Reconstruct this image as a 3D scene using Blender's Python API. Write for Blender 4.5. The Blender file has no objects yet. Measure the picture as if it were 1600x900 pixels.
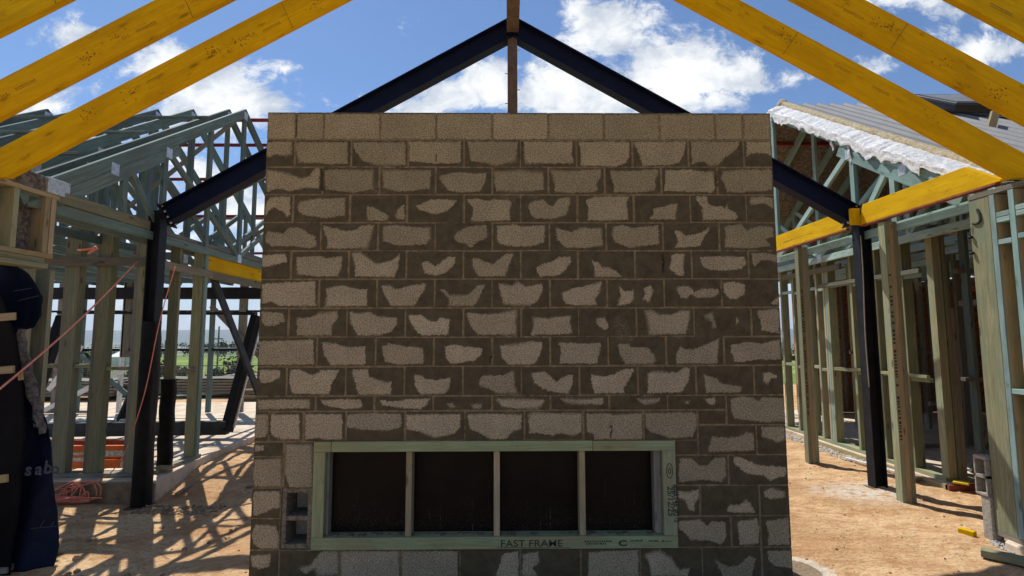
import bpy, bmesh, math, random
import numpy as np
from mathutils import Vector, Matrix, noise as mnoise
R = math.radians
rnd = random.Random(7)
scene = bpy.context.scene
col = scene.collection

# ------------------------------------------------------------------ camera
YAW, PITCH, ROLL, FPX, CAMZ = R(0.57829), R(5.27627), R(-0.13735), 810.36, 1.6065
fw = Vector((math.sin(YAW)*math.cos(PITCH), math.cos(YAW)*math.cos(PITCH), math.sin(PITCH)))
r0 = Vector((math.cos(YAW), -math.sin(YAW), 0)); u0 = r0.cross(fw)
cr = math.cos(ROLL)*r0 + math.sin(ROLL)*u0
cu = -math.sin(ROLL)*r0 + math.cos(ROLL)*u0
cam_d = bpy.data.cameras.new('camera'); cam = bpy.data.objects.new('camera', cam_d); col.objects.link(cam)
M3 = Matrix((cr, cu, -fw)).transposed()
cam.matrix_world = Matrix.Translation((0, 0, CAMZ)) @ M3.to_4x4()
cam_d.sensor_width = 36; cam_d.lens = 36*FPX/1600
cam_d.clip_start = .05; cam_d.clip_end = 20000
scene.camera = cam
def at(px, py, **k):                     # point on the plane x=, y= or z= seen at a place of the photo
    d = cr*(px-800)/FPX + cu*(450-py)/FPX + fw
    a, v = list(k.items())[0]; i = 'xyz'.index(a)
    o = Vector((0, 0, CAMZ)); t = (v-o[i])/d[i]
    return o+d*t

# ------------------------------------------------------------------ light, sky, exposure
SUN_AZ, SUN_EL = R(-35), R(58.5)           # azimuth from +Y towards +X
w = bpy.data.worlds.new('World'); scene.world = w; w.use_nodes = True
nt = w.node_tree; nt.nodes.clear()
class N:
    def __init__(s, nt): s.nt = nt
    def new(s, typ, ins=None, **kw):
        n = s.nt.nodes.new(typ)
        for k, v in kw.items(): setattr(n, k, v)
        for k, v in (ins or {}).items():
            sock = n.inputs[k]
            if hasattr(v, 'is_output') and v.is_output: s.nt.links.new(v, sock)
            else: sock.default_value = v
        return n
    def math(s, op, a, b=None, c=None, clamp=False):
        n = s.nt.nodes.new('ShaderNodeMath'); n.operation = op; n.use_clamp = clamp
        for i, v in enumerate((a, b, c)):
            if v is None: continue
            if hasattr(v, 'is_output'): s.nt.links.new(v, n.inputs[i])
            else: n.inputs[i].default_value = v
        return n.outputs[0]
    def mix(s, f, a, b, mode='MIX'):
        n = s.nt.nodes.new('ShaderNodeMix'); n.data_type = 'RGBA'; n.blend_type = mode
        for i, v in ((0, f), (6, a), (7, b)):
            if hasattr(v, 'is_output'): s.nt.links.new(v, n.inputs[i])
            else: n.inputs[i].default_value = v if i == 0 else (tuple(v)+(1,))[:4]
        return n.outputs[2]
    def noise(s, vec, scale, detail=4, rough=.6, dist=0, col=False):
        n = s.new('ShaderNodeTexNoise', {'Scale': scale, 'Detail': detail, 'Roughness': rough, 'Distortion': dist})
        if vec is not None: s.nt.links.new(vec, n.inputs['Vector'])
        return n.outputs['Color'] if col else n.outputs[0]
    def ramp(s, v, a, b, lo=0, hi=1):
        n = s.nt.nodes.new('ShaderNodeMapRange'); n.interpolation_type = 'SMOOTHSTEP'
        s.nt.links.new(v, n.inputs[0])
        for i, x in ((1, a), (2, b), (3, lo), (4, hi)): n.inputs[i].default_value = x
        return n.outputs[0]
n = N(nt)
sky = n.new('ShaderNodeTexSky', sky_type='NISHITA', sun_disc=False, sun_elevation=SUN_EL, sun_rotation=SUN_AZ,
            altitude=300, air_density=1.0, dust_density=.25, ozone_density=3.2)
tc = n.new('ShaderNodeTexCoord'); sx = n.new('ShaderNodeSeparateXYZ', {0: tc.outputs['Generated']})
X, Y, Z = sx.outputs
ya = n.math('MAXIMUM', n.math('ABSOLUTE', Y), .08)
U = n.math('DIVIDE', X, ya); V = n.math('DIVIDE', Z, ya)
def duv(px, py):
    d = cr*(px-800)/FPX + cu*(450-py)/FPX + fw
    return d.x/d.y, d.z/d.y
CL = [(965,45,95,62,1),(1055,105,125,75,1.1),(1150,115,70,42,1),(905,18,40,25,.7),(700,150,80,42,.9),(770,130,60,45,.9),
      (860,140,120,50,1),(950,155,150,45,1),(340,155,140,66,1.15),(262,98,80,36,.85),(410,165,70,30,1),(100,45,75,28,.55),
      (170,72,60,22,.4),(1235,122,45,20,.5),(1390,-4,100,22,.6),(1560,80,80,22,.55),(1385,108,45,22,.5),
      (448,107,26,11,.5),(130,140,60,15,.3),(620,168,60,20,.6),(60,168,60,24,.7),(1120,160,60,30,.6),
      (210,300,300,120,.45),(390,380,160,90,.4),(1500,20,60,20,.3)]
field = None
for px, py, rx, ry, s_ in CL:
    a, b = duv(px, py); a2, b2 = duv(px+rx, py); a3, b3 = duv(px, py-ry)
    du = n.math('MULTIPLY', n.math('SUBTRACT', U, a), 1/abs(a2-a)); dv = n.math('MULTIPLY', n.math('SUBTRACT', V, b), 1/abs(b3-b))
    d2 = n.math('ADD', n.math('MULTIPLY', du, du), n.math('MULTIPLY', dv, dv))
    f = n.math('MULTIPLY', n.math('SUBTRACT', 1.0, n.math('SQRT', d2)), s_)
    field = f if field is None else n.math('SMOOTH_MAX', field, f, .25)
front = n.ramp(Y, 0.05, .3)
uv = n.new('ShaderNodeCombineXYZ', {0: U, 1: n.math('MULTIPLY', V, 1.35), 2: 0.3}).outputs[0]
warp = n.new('ShaderNodeVectorMath', {0: uv, 1: n.new('ShaderNodeVectorMath', {0: n.noise(uv, 6, 3, .5, col=True), 1: (.12, .12, .12)}, operation='MULTIPLY').outputs[0]}, operation='ADD').outputs[0]
n1 = n.noise(warp, 8.5, 14, .69)
n2 = n.noise(tc.outputs['Generated'], 3.0, 8, .6)
low = n.ramp(V, .05, .36, .62, 0)
fld = n.math('MAXIMUM', n.math('MULTIPLY', n.math('MAXIMUM', field, -1.2), 1.0), n.math('SUBTRACT', low, .45))
dens = n.math('ADD', fld, n.math('MULTIPLY', n.math('SUBTRACT', n1, .505), 3.0))
m_front = n.math('MULTIPLY', n.ramp(dens, -.06, .46), front)
m_back = n.math('MULTIPLY', n.ramp(n2, .5, .66), n.math('SUBTRACT', 1, front))
mask = n.math('MULTIPLY', n.math('ADD', m_front, m_back, clamp=True), n.ramp(Z, -.02, .02))
shade = n.ramp(n.math('ADD', n.noise(warp, 9, 8, .6), n.math('MULTIPLY', dens, .16)), .38, .78)
ccol = n.mix(shade, (5.2, 5.75, 6.6), (10.2, 10.2, 10.0))
skyc = n.mix(1.0, sky.outputs[0], (.78, .94, 1.1), 'MULTIPLY')
haz = n.math('MULTIPLY', n.ramp(V, 0, .22, .62, 0), n.ramp(Z, -.02, .01))
skyc = n.mix(haz, skyc, (6.2, 7.1, 8.2))
final = n.mix(n.math('MULTIPLY', mask, .96), skyc, ccol)
bg = n.new('ShaderNodeBackground', {'Color': final, 'Strength': .092})
out = n.new('ShaderNodeOutputWorld', {0: bg.outputs[0]})

sl = bpy.data.lights.new('sun', 'SUN'); sl.energy = 4.9; sl.angle = R(.45); sl.color = (1, .955, .88)
so = bpy.data.objects.new('sun', sl); col.objects.link(so)
sdir = Vector((math.sin(SUN_AZ)*math.cos(SUN_EL), math.cos(SUN_AZ)*math.cos(SUN_EL), math.sin(SUN_EL)))
so.rotation_euler = (-sdir).to_track_quat('-Z', 'Y').to_euler(); so.location = (0, 0, 30)
vs = scene.view_settings
scene.display_settings.display_device = 'sRGB'
vs.view_transform = 'Standard'; vs.look = 'None'; vs.exposure = .3; vs.gamma = 1; vs.use_curve_mapping = False
scene.cycles.max_bounces = 7; scene.cycles.diffuse_bounces = 4; scene.cycles.volume_bounces = 0
scene.cycles.use_denoising = True

# ------------------------------------------------------------------ materials
def mat(name, rough=.8, spec=.3, metal=0):
    m = bpy.data.materials.new(name); m.use_nodes = True
    t = m.node_tree; t.nodes.clear(); k = N(t)
    b = k.new('ShaderNodeBsdfPrincipled', {'Roughness': rough, 'Metallic': metal, 'Specular IOR Level': spec})
    o = k.new('ShaderNodeOutputMaterial', {0: b.outputs[0]})
    return m, k, b
def link(k, b, sock, v): k.nt.links.new(v, b.inputs[sock])
def bump(k, b, h, strength=.4, dist=.004):
    bn = k.new('ShaderNodeBump', {'Height': h, 'Strength': strength, 'Distance': dist})
    link(k, b, 'Normal', bn.outputs[0])
def objrand(k): return k.new('ShaderNodeObjectInfo').outputs['Random']

def wood(name, c1, c2, stain=None, knots=1.0, rough=.75, grime=(.05, .045, .03), grime_amt=.5, vary=.5, stain_amt=.5, sat=.85):
    m, k, b = mat(name, rough, .12)
    uv = k.new('ShaderNodeUVMap').outputs[0]
    r = objrand(k)
    off = k.new('ShaderNodeVectorMath', {0: uv, 1: k.new('ShaderNodeCombineXYZ', {0: k.math('MULTIPLY', r, 37.), 1: k.math('MULTIPLY', r, 11.)}).outputs[0]}, operation='ADD').outputs[0]
    st = k.new('ShaderNodeMapping', {0: off, 'Scale': (1.6, 26, 1)}).outputs[0]
    g = k.noise(st, 1.6, 6, .6, 1.2)
    fine = k.noise(k.new('ShaderNodeMapping', {0: off, 'Scale': (9, 240, 1)}).outputs[0], 1, 3, .6)
    c = k.mix(k.ramp(g, .3, .72), c1, c2)
    c = k.mix(k.math('MULTIPLY', k.ramp(fine, .45, .75), .3), c, tuple(x*.55 for x in c1))
    if stain:
        blot = k.noise(k.new('ShaderNodeMapping', {0: off, 'Scale': (1, 3, 1)}).outputs[0], 2.2, 4, .6)
        c = k.mix(k.math('MULTIPLY', k.ramp(blot, .42, .66), stain_amt), c, stain)
    gr = k.noise(k.new('ShaderNodeMapping', {0: off, 'Scale': (1, 2, 1), 'Location': (9, 3, 0)}).outputs[0], 5.5, 8, .72)
    c = k.mix(k.math('MULTIPLY', k.ramp(gr, .56, .74), grime_amt), c, grime)
    vo = k.new('ShaderNodeTexVoronoi', {'Vector': k.new('ShaderNodeMapping', {0: off, 'Scale': (2.6, 9, 1)}).outputs[0], 'Scale': 1.0, 'Randomness': 1.0})
    kn = k.math('MULTIPLY', k.ramp(vo.outputs['Distance'], .05, .16, 1, 0), .8*knots)
    c = k.mix(kn, c, tuple(x*.32 for x in c1))
    hv = k.new('ShaderNodeHueSaturation', {'Color': c, 'Value': k.math('ADD', 1-vary/2, k.math('MULTIPLY', k.math('FRACT', k.math('MULTIPLY', r, 7.3)), vary)), 'Saturation': k.math('ADD', sat, k.math('MULTIPLY', r, .3))})
    link(k, b, 'Base Color', hv.outputs[0])
    bump(k, b, k.math('ADD', g, k.math('MULTIPLY', fine, .5)), .35, .0025)
    return m
M = {}
M['green'] = wood('treated_pine', (.19, .195, .12), (.31, .30, .19), stain=(.16, .225, .17), stain_amt=.55)
M['teal'] = wood('teal_treated_pine', (.22, .34, .33), (.32, .46, .44), stain=(.15, .20, .18), grime_amt=.6)
M['teald'] = wood('dark_teal_pine', (.10, .155, .15), (.17, .24, .23), stain=(.12, .13, .105), grime_amt=.45)  # darker copy of the teal pine
M['pale'] = wood('bare_pine', (.30, .235, .125), (.40, .32, .19), stain=(.20, .21, .14))
M['grey'] = wood('weathered_timber', (.15, .135, .105), (.24, .22, .18), stain=(.15, .18, .15))
M['frame'] = wood('green_frame_timber', (.22, .255, .145), (.32, .355, .215), stain=(.26, .20, .10), grime_amt=.8, knots=.5, vary=.08, stain_amt=.45)
M['lvl'] = wood('yellow_veneer_lumber', (.57, .34, .006), (.70, .445, .010), stain=(.44, .245, .006), knots=1.0, rough=.8, grime=(.12, .05, .008), grime_amt=.75, vary=.1, sat=1.1)

m, k, b = mat('block_face', .93, .12); M['block'] = m
at_d = k.new('ShaderNodeAttribute', attribute_name='dry').outputs['Fac']
at_j = k.new('ShaderNodeAttribute', attribute_name='joint').outputs['Fac']
at_t = k.new('ShaderNodeAttribute', attribute_name='tone').outputs['Fac']
at_h = k.new('ShaderNodeAttribute', attribute_name='up').outputs['Fac']
oc = k.new('ShaderNodeTexCoord').outputs['Object']
e1 = k.noise(oc, 38, 6, .75); e2 = k.noise(oc, 150, 3, .7)
dd = k.math('ADD', at_d, k.math('ADD', k.math('MULTIPLY', k.math('SUBTRACT', e1, .5), .046), k.math('MULTIPLY', k.math('SUBTRACT', e2, .5), .034)))
soft = k.math('ADD', .003, k.math('MULTIPLY', k.ramp(k.noise(oc, 3.1, 3, .5), .50, .68), .016))
isdry = k.ramp(k.math('DIVIDE', dd, soft), -1, 1)
spk = k.math('ADD', k.math('MULTIPLY', k.noise(oc, 210, 3, .85), .55), k.math('MULTIPLY', k.noise(oc, 105, 3, .8), .45)); blo = k.noise(oc, 5, 5, .6)
dry = k.mix(k.ramp(spk, .41, .585), (.16, .138, .095), (.53, .475, .37))
dry = k.mix(k.ramp(at_h, 1.6, 2.9), k.mix(1, dry, (1.0, .95, .85), 'MULTIPLY'), k.mix(1, dry, (.88, .83, .66), 'MULTIPLY'))  # upper courses darker and yellower: their browner light put into the colour
vo = k.new('ShaderNodeTexVoronoi', {'Vector': oc, 'Scale': 210.0})
dry = k.mix(k.math('MULTIPLY', k.ramp(vo.outputs['Distance'], .25, .48, 1, 0), k.ramp(k.noise(oc, 90, 2), .5, .6, 0, .55)), dry, (.14, .12, .09))
dry = k.mix(1, dry, k.new('ShaderNodeCombineColor', {0: k.math('ADD', .82, k.math('MULTIPLY', at_t, .32)), 1: k.math('ADD', .82, k.math('MULTIPLY', at_t, .31)), 2: k.math('ADD', .80, k.math('MULTIPLY', at_t, .33))}).outputs[0], 'MULTIPLY')
wet = k.mix(k.ramp(k.noise(oc, 14, 6, .7), .3, .7), (.068, .054, .031), (.106, .086, .052))
wet = k.mix(k.math('MULTIPLY', k.ramp(k.noise(oc, 75, 4, .8), .6, .72), .35), wet, (.26, .22, .16))
rough_patch = k.math('MULTIPLY', k.ramp(k.noise(oc, 3.3, 3, .5), .62, .7), k.ramp(k.noise(oc, 60, 4, .8), .48, .62))
wet = k.mix(k.math('MULTIPLY', rough_patch, .5), wet, (.27, .23, .17))
mort = k.mix(k.ramp(k.noise(oc, 22, 5, .7), .3, .7), (.14, .102, .052), (.26, .20, .115))
c = k.mix(isdry, wet, dry)
jj = k.ramp(k.math('ADD', at_j, k.math('MULTIPLY', k.math('SUBTRACT', k.noise(oc, 17, 7, .78), .5), 1.35)), .42, .58)
c = k.mix(jj, c, mort)
eff = k.math('MULTIPLY', k.ramp(k.noise(oc, 26, 6, .8, .5), .6, .72), k.ramp(blo, .56, .68))
c = k.mix(k.math('MULTIPLY', eff, .4), c, (.5, .44, .3))
c = k.mix(1, c, k.mix(k.ramp(blo, .3, .7), (.9, .9, .9), (1.06, 1.06, 1.06)), 'MULTIPLY')
link(k, b, 'Base Color', c)
hh = k.math('ADD', k.math('MULTIPLY', spk, k.math('ADD', .35, isdry)), k.math('MULTIPLY', isdry, -.25))
bump(k, b, hh, .6, .006)

def simple(name, c1, c2, scale, rough=.85, spec=.25, metal=0, bs=.3, bd=.004, detail=6, extra=None, lo=.35, hi=.65, vec=None):
    m, k, b = mat(name, rough, spec, metal)
    oc = k.new('ShaderNodeTexCoord').outputs['Object']
    if vec: oc = k.new('ShaderNodeMapping', {0: oc, 'Scale': vec}).outputs[0]
    g = k.noise(oc, scale, detail, .65)
    c = k.mix(k.ramp(g, lo, hi), c1, c2)
    if extra: c = extra(k, oc, c)
    link(k, b, 'Base Color', c)
    bump(k, b, k.noise(oc, scale*3, 4, .7), bs, bd)
    return m
def speck(colr, sc, a, b_, amt):
    def f(k, oc, c): return k.mix(k.math('MULTIPLY', k.ramp(k.noise(oc, sc, 4, .7), a, b_), amt), c, colr)
    return f
M['plainblock'] = simple('concrete_block', (.10, .085, .06), (.22, .19, .145), 60, .95, .1, bs=.6)
M['blockpale'] = simple('pale_concrete_block', (.24, .22, .18), (.36, .335, .29), 50, .95, .1, bs=.6)
M['steel'] = simple('black_painted_steel', (.006, .006, .009), (.012, .013, .018), 8, .55, .18, bs=.05, extra=speck((.06, .04, .03), 14, .62, .75, .5))
M['navysteel'] = simple('navy_black_steel', (.003, .006, .022), (.005, .009, .034), 5, .6, .12, bs=.05, extra=speck((.05, .04, .035), 22, .66, .75, .6))
M['brownsteel'] = simple('brown_primed_steel', (.075, .048, .032), (.12, .08, .055), 12, .6, .35, bs=.1)
M['galv'] = simple('galvanised_steel', (.42, .44, .45), (.60, .62, .63), 25, .45, .5, .6, bs=.1)
M['wrap'] = simple('black_plastic_wrap', (.004, .004, .005), (.01, .01, .011), 9, .6, .15, bs=.5, bd=.01)
M['wrapgrey'] = simple('grey_plastic_wrap', (.02, .022, .024), (.04, .043, .046), 9, .6, .2, bs=.5, bd=.01)
M['ink'] = simple('black_ink', (.03, .035, .03), (.06, .06, .05), 60, .8)
M['inklvl'] = simple('faded_brown_ink', (.14, .07, .012), (.26, .13, .016), 60, .8)
M['red'] = simple('red_batten_steel', (.20, .008, .012), (.28, .014, .018), 10, .5, .4)
M['redwood'] = simple('red_primed_timber', (.17, .045, .025), (.26, .07, .04), 10, .7)
M['orange'] = simple('orange_fibreglass', (.72, .13, .02), (.88, .2, .035), 8, .5, .4, extra=speck((.25, .09, .04), 11, .6, .7, .6))
M['label'] = simple('silver_label', (.35, .36, .36), (.7, .7, .68), 40, .4, .5, .3)
M['cord'] = simple('coral_cord_rubber', (.70, .20, .13), (.80, .30, .2), 20, .5, .4)
M['whitecord'] = simple('grey_white_cable', (.2, .18, .155), (.28, .25, .22), 20, .5, .4)
M['yellow'] = simple('yellow_paint', (.8, .55, .03), (.9, .68, .05), 30, .6, extra=speck((.12, .09, .03), 40, .6, .66, .7))
M['osb'] = simple('strand_board', (.28, .105, .035), (.50, .22, .085), 16, .8, vec=(1, 1, 2.2), lo=.42, hi=.58, detail=3)
M['slab'] = simple('concrete_slab', (.46, .37, .27), (.60, .51, .40), 2.5, .9, bs=.2, extra=speck((.36, .2, .1), 4, .5, .68, .5))
M['slabedge'] = simple('raw_concrete_edge', (.17, .125, .075), (.27, .21, .14), 9, .9, bs=.5)
M['gravel'] = simple('pale_gravel', (.32, .3, .27), (.62, .6, .56), 120, .9, bs=.8, bd=.01)
M['rubble'] = simple('brown_stone', (.20, .125, .07), (.42, .29, .17), 20, .9, bs=.6)
M['batt'] = simple('grey_insulation_batt', (.10, .09, .085), (.26, .24, .22), 28, .98, .05, bs=1, bd=.02)
M['sheet'] = simple('grey_roof_steel', (.17, .175, .185), (.205, .21, .22), 3, .6, .25, 0, bs=.02)
M['flash'] = simple('dark_grey_flashing', (.06, .065, .075), (.085, .09, .10), 4, .6, .3, 0, bs=.02)
M['skyframe'] = simple('black_skylight_frame', (.012, .013, .015), (.02, .02, .023), 6, .4, .5)
M['foil'] = simple('silver_sarking_foil', (.17, .135, .10), (.36, .31, .25), 22, .38, .5, .55, bs=1, bd=.03, lo=.42, hi=.62)  # brown the foil reflects is put into its base colour
M['whitefoil'] = simple('white_foil_blanket', (.50, .51, .53), (.74, .74, .74), 26, .5, .4, bs=.9, bd=.012)
M['wool'] = simple('cream_glass_wool', (.45, .36, .2), (.68, .6, .44), 40, .98, .05, bs=1, bd=.02, extra=speck((.3, .2, .1), 30, .6, .7, .5))
M['navy'] = simple('navy_wall_membrane', (.0025, .005, .017), (.005, .010, .031), 3, .65, .15, bs=.25, bd=.02)
M['blackmem'] = simple('black_wall_membrane', (.002, .002, .003), (.004, .004, .006), 3, .7, .08, bs=.25, bd=.02)
M['memtext'] = simple('grey_membrane_print', (.03, .037, .055), (.05, .06, .085), 30, .7)
M['mesh'] = simple('galvanised_fence_wire', (.16, .17, .17), (.24, .25, .25), 20, .5, .4, .3)
M['bark'] = simple('bark', (.07, .055, .04), (.13, .10, .08), 12, .95)
M['leaf'] = simple('foliage', (.030, .052, .018), (.085, .12, .04), 1.3, .8, .2)
M['leafd'] = simple('dark_foliage', (.028, .042, .022), (.07, .085, .045), 1.1, .8, .2)
M['roofred'] = simple('farmhouse_wall', (.6, .6, .57), (.7, .7, .68), 2, .8)
M['farmroof'] = simple('pale_farm_roof', (.55, .56, .57), (.66, .67, .68), 2, .6)

m, k, b = mat('tar_coated_board', .45, .12); M['tar'] = m
oc = k.new('ShaderNodeTexCoord').outputs['Object']
c = k.mix(k.ramp(k.noise(oc, 5, 5, .6), .3, .7), (.004, .0022, .0013), (.009, .005, .003))
sep = k.new('ShaderNodeSeparateXYZ', {0: oc})
lowz = k.ramp(sep.outputs[2], .08, .34, 1, 0)
dr = k.noise(k.new('ShaderNodeMapping', {0: oc, 'Scale': (60, 1, 2.2)}).outputs[0], 1, 4, .7)
drips = k.math('MULTIPLY', k.ramp(dr, .60, .70), k.ramp(k.noise(oc, 90, 3, .8), .45, .6))
sp = k.ramp(k.noise(oc, 190, 3, .85), .62, .70)
c = k.mix(k.math('MULTIPLY', drips, k.math('ADD', .10, k.math('MULTIPLY', lowz, .30))), c, (.34, .32, .28))
c = k.mix(k.math('MULTIPLY', sp, k.math('ADD', .06, k.math('MULTIPLY', lowz, .6))), c, (.4, .38, .34))
link(k, b, 'Base Color', c); bump(k, b, k.noise(oc, 25, 5, .7), .3, .003)

m, k, b = mat('site_ground', .95, .1); M['ground'] = m
oc = k.new('ShaderNodeTexCoord').outputs['Object']
sp = k.new('ShaderNodeSeparateXYZ', {0: oc})
st = k.new('ShaderNodeMapping', {0: oc, 'Rotation': (0, 0, R(12)), 'Scale': (1, 1.9, 1)}).outputs[0]
a = k.noise(st, 2.2, 7, .68); a2 = k.noise(st, 9, 6, .7); a3 = k.noise(oc, 60, 4, .75)
soil = k.mix(k.ramp(a, .34, .64), (.45, .25, .115), (.66, .45, .25))
soil = k.mix(k.math('MULTIPLY', k.ramp(a2, .5, .64), .6), soil, (.70, .52, .32))
soil = k.mix(k.math('MULTIPLY', k.ramp(a2, .34, .46, 1, 0), .55), soil, (.33, .165, .075))
soil = k.mix(k.math('MULTIPLY', k.ramp(k.noise(oc, 22, 8, .82), .54, .64), .75), soil, (.20, .11, .055))
soil = k.mix(k.math('MULTIPLY', k.ramp(k.noise(oc, .55, 4, .6), .46, .62), .55), soil, (.36, .19, .085))
soil = k.mix(k.math('MULTIPLY', k.ramp(a3, .60, .70), .35), soil, (.17, .10, .06))
soil = k.mix(k.math('MULTIPLY', k.ramp(k.noise(st, 26, 6, .75), .54, .61), .7), soil, (.33, .165, .07))
soil = k.mix(k.math('MULTIPLY', k.ramp(k.noise(st, 55, 4, .75), .57, .64), .5), soil, (.74, .58, .38))
# dark patch with a paler ring beside the wall foot
dx = k.math('SUBTRACT', sp.outputs[0], 1.98); dy = k.math('SUBTRACT', sp.outputs[1], 3.72)
dist = k.math('SQRT', k.math('ADD', k.math('MULTIPLY', dx, dx), k.math('MULTIPLY', k.math('MULTIPLY', dy, dy), 1.6)))
dist = k.math('ADD', dist, k.math('MULTIPLY', k.math('SUBTRACT', k.noise(oc, 6, 3, .5), .5), .12))
soil = k.mix(k.ramp(dist, .25, .30, .9, 0), soil, (.62, .53, .42))
soil = k.mix(k.ramp(dist, .17, .185, .9, 0), soil, (.24, .175, .11))
# pale cement dust round the right steel post
dx = k.math('SUBTRACT', sp.outputs[0], 3.65); dy = k.math('SUBTRACT', sp.outputs[1], 5.45)
dist = k.math('SQRT', k.math('ADD', k.math('MULTIPLY', dx, dx), k.math('MULTIPLY', k.math('MULTIPLY', dy, dy), 2.)))
soil = k.mix(k.math('MULTIPLY', k.ramp(dist, .1, .75, 1, 0), k.ramp(a2, .4, .55)), soil, (.58, .53, .45))
f1 = k.noise(oc, .012, 3, .5); f2 = k.noise(oc, .25, 5, .7)
grass = k.mix(k.ramp(f2, .3, .7), (.10, .17, .03), (.17, .26, .05))
grass = k.mix(k.ramp(k.noise(oc, .05, 3), .5, .6), grass, (.24, .25, .09))
far = k.new('ShaderNodeMapping', {0: oc, 'Scale': (1, .5, 1)}).outputs[0]
wood_m = k.ramp(k.noise(far, .0035, 6, .65), .46, .54)
plain = k.mix(wood_m, (.16, .20, .075), (.035, .055, .03))
plain = k.mix(k.ramp(sp.outputs[1], 3600, 4400), plain, (.05, .07, .045))
fieldc = k.mix(k.ramp(sp.outputs[1], 180, 420), grass, plain)
edge = k.math('ADD', sp.outputs[1], k.math('MULTIPLY', k.math('SUBTRACT', k.noise(oc, .6, 4, .6), .5), 5))
link(k, b, 'Base Color', k.mix(k.ramp(edge, 17, 19), soil, fieldc))
hh = k.math('ADD', k.math('MULTIPLY', a2, 1.), k.math('ADD', k.math('MULTIPLY', a3, .35), k.math('MULTIPLY', k.noise(oc, 24, 6, .75), .7)))
bump(k, b, hh, .85, .034)

# ------------------------------------------------------------------ builders
def tag(o, label=None, cat=None, group=None, kind=None):
    if label: o['label'] = label
    if cat: o['category'] = cat
    if group: o['group'] = group
    if kind: o['kind'] = kind
    return o
def thing(name, label, cat, loc=(0, 0, 0), group=None):
    o = bpy.data.objects.new(name, None); o.empty_display_size = .1; col.objects.link(o); o.location = loc
    return tag(o, label, cat, group)
def wloc(o):
    v = Vector((0, 0, 0))
    while o is not None: v += Vector(o.location); o = o.parent
    return v
class MB:
    def __init__(s): s.bm = bmesh.new(); s.uv = s.bm.loops.layers.uv.new('UVMap')
    def quad(s, pts, uvs=None):
        vs_ = [s.bm.verts.new(p) for p in pts]
        f = s.bm.faces.new(vs_)
        for l, q in zip(f.loops, uvs or [(0, 0)]*len(pts)): l[s.uv].uv = q
        return f
    def bar(s, p0, p1, w_, d_, up=(0, 0, 1)):
        """box from p0 to p1; w_ along (axis x up), d_ along up"""
        p0, p1 = Vector(p0), Vector(p1); ax = (p1-p0); L = ax.length; ax.normalize()
        up = Vector(up); side = ax.cross(up)
        if side.length < 1e-4: side = ax.cross(Vector((1, 0, 0)))
        side.normalize(); up = side.cross(ax).normalized()
        a, c = side*w_/2, up*d_/2
        o = rnd.random()*40
        v = [s.bm.verts.new(p) for p in (p0-a-c, p0+a-c, p0+a+c, p0-a+c, p1-a-c, p1+a-c, p1+a+c, p1-a+c)]
        def F(idx, uvs):
            f = s.bm.faces.new([v[i] for i in idx])
            for l, q in zip(f.loops, uvs): l[s.uv].uv = (q[0]+o, q[1]+o)
        F((3, 2, 1, 0), ((0, 0), (.0, w_), (d_, w_), (d_, 0))); F((4, 5, 6, 7), ((0, 0), (0, w_), (d_, w_), (d_, 0)))
        y = 0
        for i, j, wd in ((0, 1, w_), (1, 2, d_), (2, 3, w_), (3, 0, d_)):
            F((i, j, j+4, i+4), ((0, y), (0, y+wd), (L, y+wd), (L, y))); y += wd+.01
        return s
    def box(s, x0, x1, y0, y1, z0, z1):
        dx, dy, dz = x1-x0, y1-y0, z1-z0; xm, ym, zm = (x0+x1)/2, (y0+y1)/2, (z0+z1)/2
        if dz >= dx and dz >= dy: s.bar((xm, ym, z0), (xm, ym, z1), dx, dy, (0, 1, 0))
        elif dx >= dy: s.bar((x0, ym, zm), (x1, ym, zm), dy, dz, (0, 0, 1))
        else: s.bar((xm, y0, zm), (xm, y1, zm), dx, dz, (0, 0, 1))
        return s
    def prism(s, pts, ext):
        """polygon pts (list of 3D) extruded by vector ext; uv along longest run"""
        pts = [Vector(p) for p in pts]; ext = Vector(ext)
        A = max(((pts[i]-pts[i-1]) for i in range(len(pts))), key=lambda q: q.length).normalized()
        nn = ext.normalized(); B = nn.cross(A); o = rnd.random()*40
        uvf = lambda p: (p.dot(A)+o, p.dot(B)+p.dot(nn)+o)
        a = [s.bm.verts.new(p) for p in pts]; c = [s.bm.verts.new(p+ext) for p in pts]
        for f in [s.bm.faces.new(a[::-1]), s.bm.faces.new(c)]+[s.bm.faces.new((a[i], a[(i+1) % len(a)], c[(i+1) % len(a)], c[i])) for i in range(len(a))]:
            for l in f.loops: l[s.uv].uv = uvf(l.vert.co)
        return s
    def tube(s, pts, r, n_=6, closed=False):
        pts = [Vector(p) for p in pts]; rings = []
        for i, p in enumerate(pts):
            t = (pts[min(i+1, len(pts)-1)]-pts[max(i-1, 0)]).normalized()
            ref = Vector((0, 0, 1)) if abs(t.z) < .9 else Vector((1, 0, 0))
            a = t.cross(ref).normalized(); c = t.cross(a)
            rings.append([s.bm.verts.new(p+(a*math.cos(2*math.pi*q/n_)+c*math.sin(2*math.pi*q/n_))*r) for q in range(n_)])
        for i in range(len(rings)-1):
            for q in range(n_):
                s.bm.faces.new((rings[i][q], rings[i][(q+1) % n_], rings[i+1][(q+1) % n_], rings[i+1][q])).smooth = True
        s.bm.faces.new(rings[0][::-1]); s.bm.faces.new(rings[-1])
        return s
    def grid(s, fn, nu, nv, smooth=True):
        g = [[s.bm.verts.new(fn(i/nu, j/nv)) for j in range(nv+1)] for i in range(nu+1)]
        for i in range(nu):
            for j in range(nv):
                f = s.bm.faces.new((g[i][j], g[i+1][j], g[i+1][j+1], g[i][j+1])); f.smooth = smooth
                for l, q in zip(f.loops, ((i, j), (i+1, j), (i+1, j+1), (i, j+1))): l[s.uv].uv = (q[0]/nu, q[1]/nv)
        return s
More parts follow.
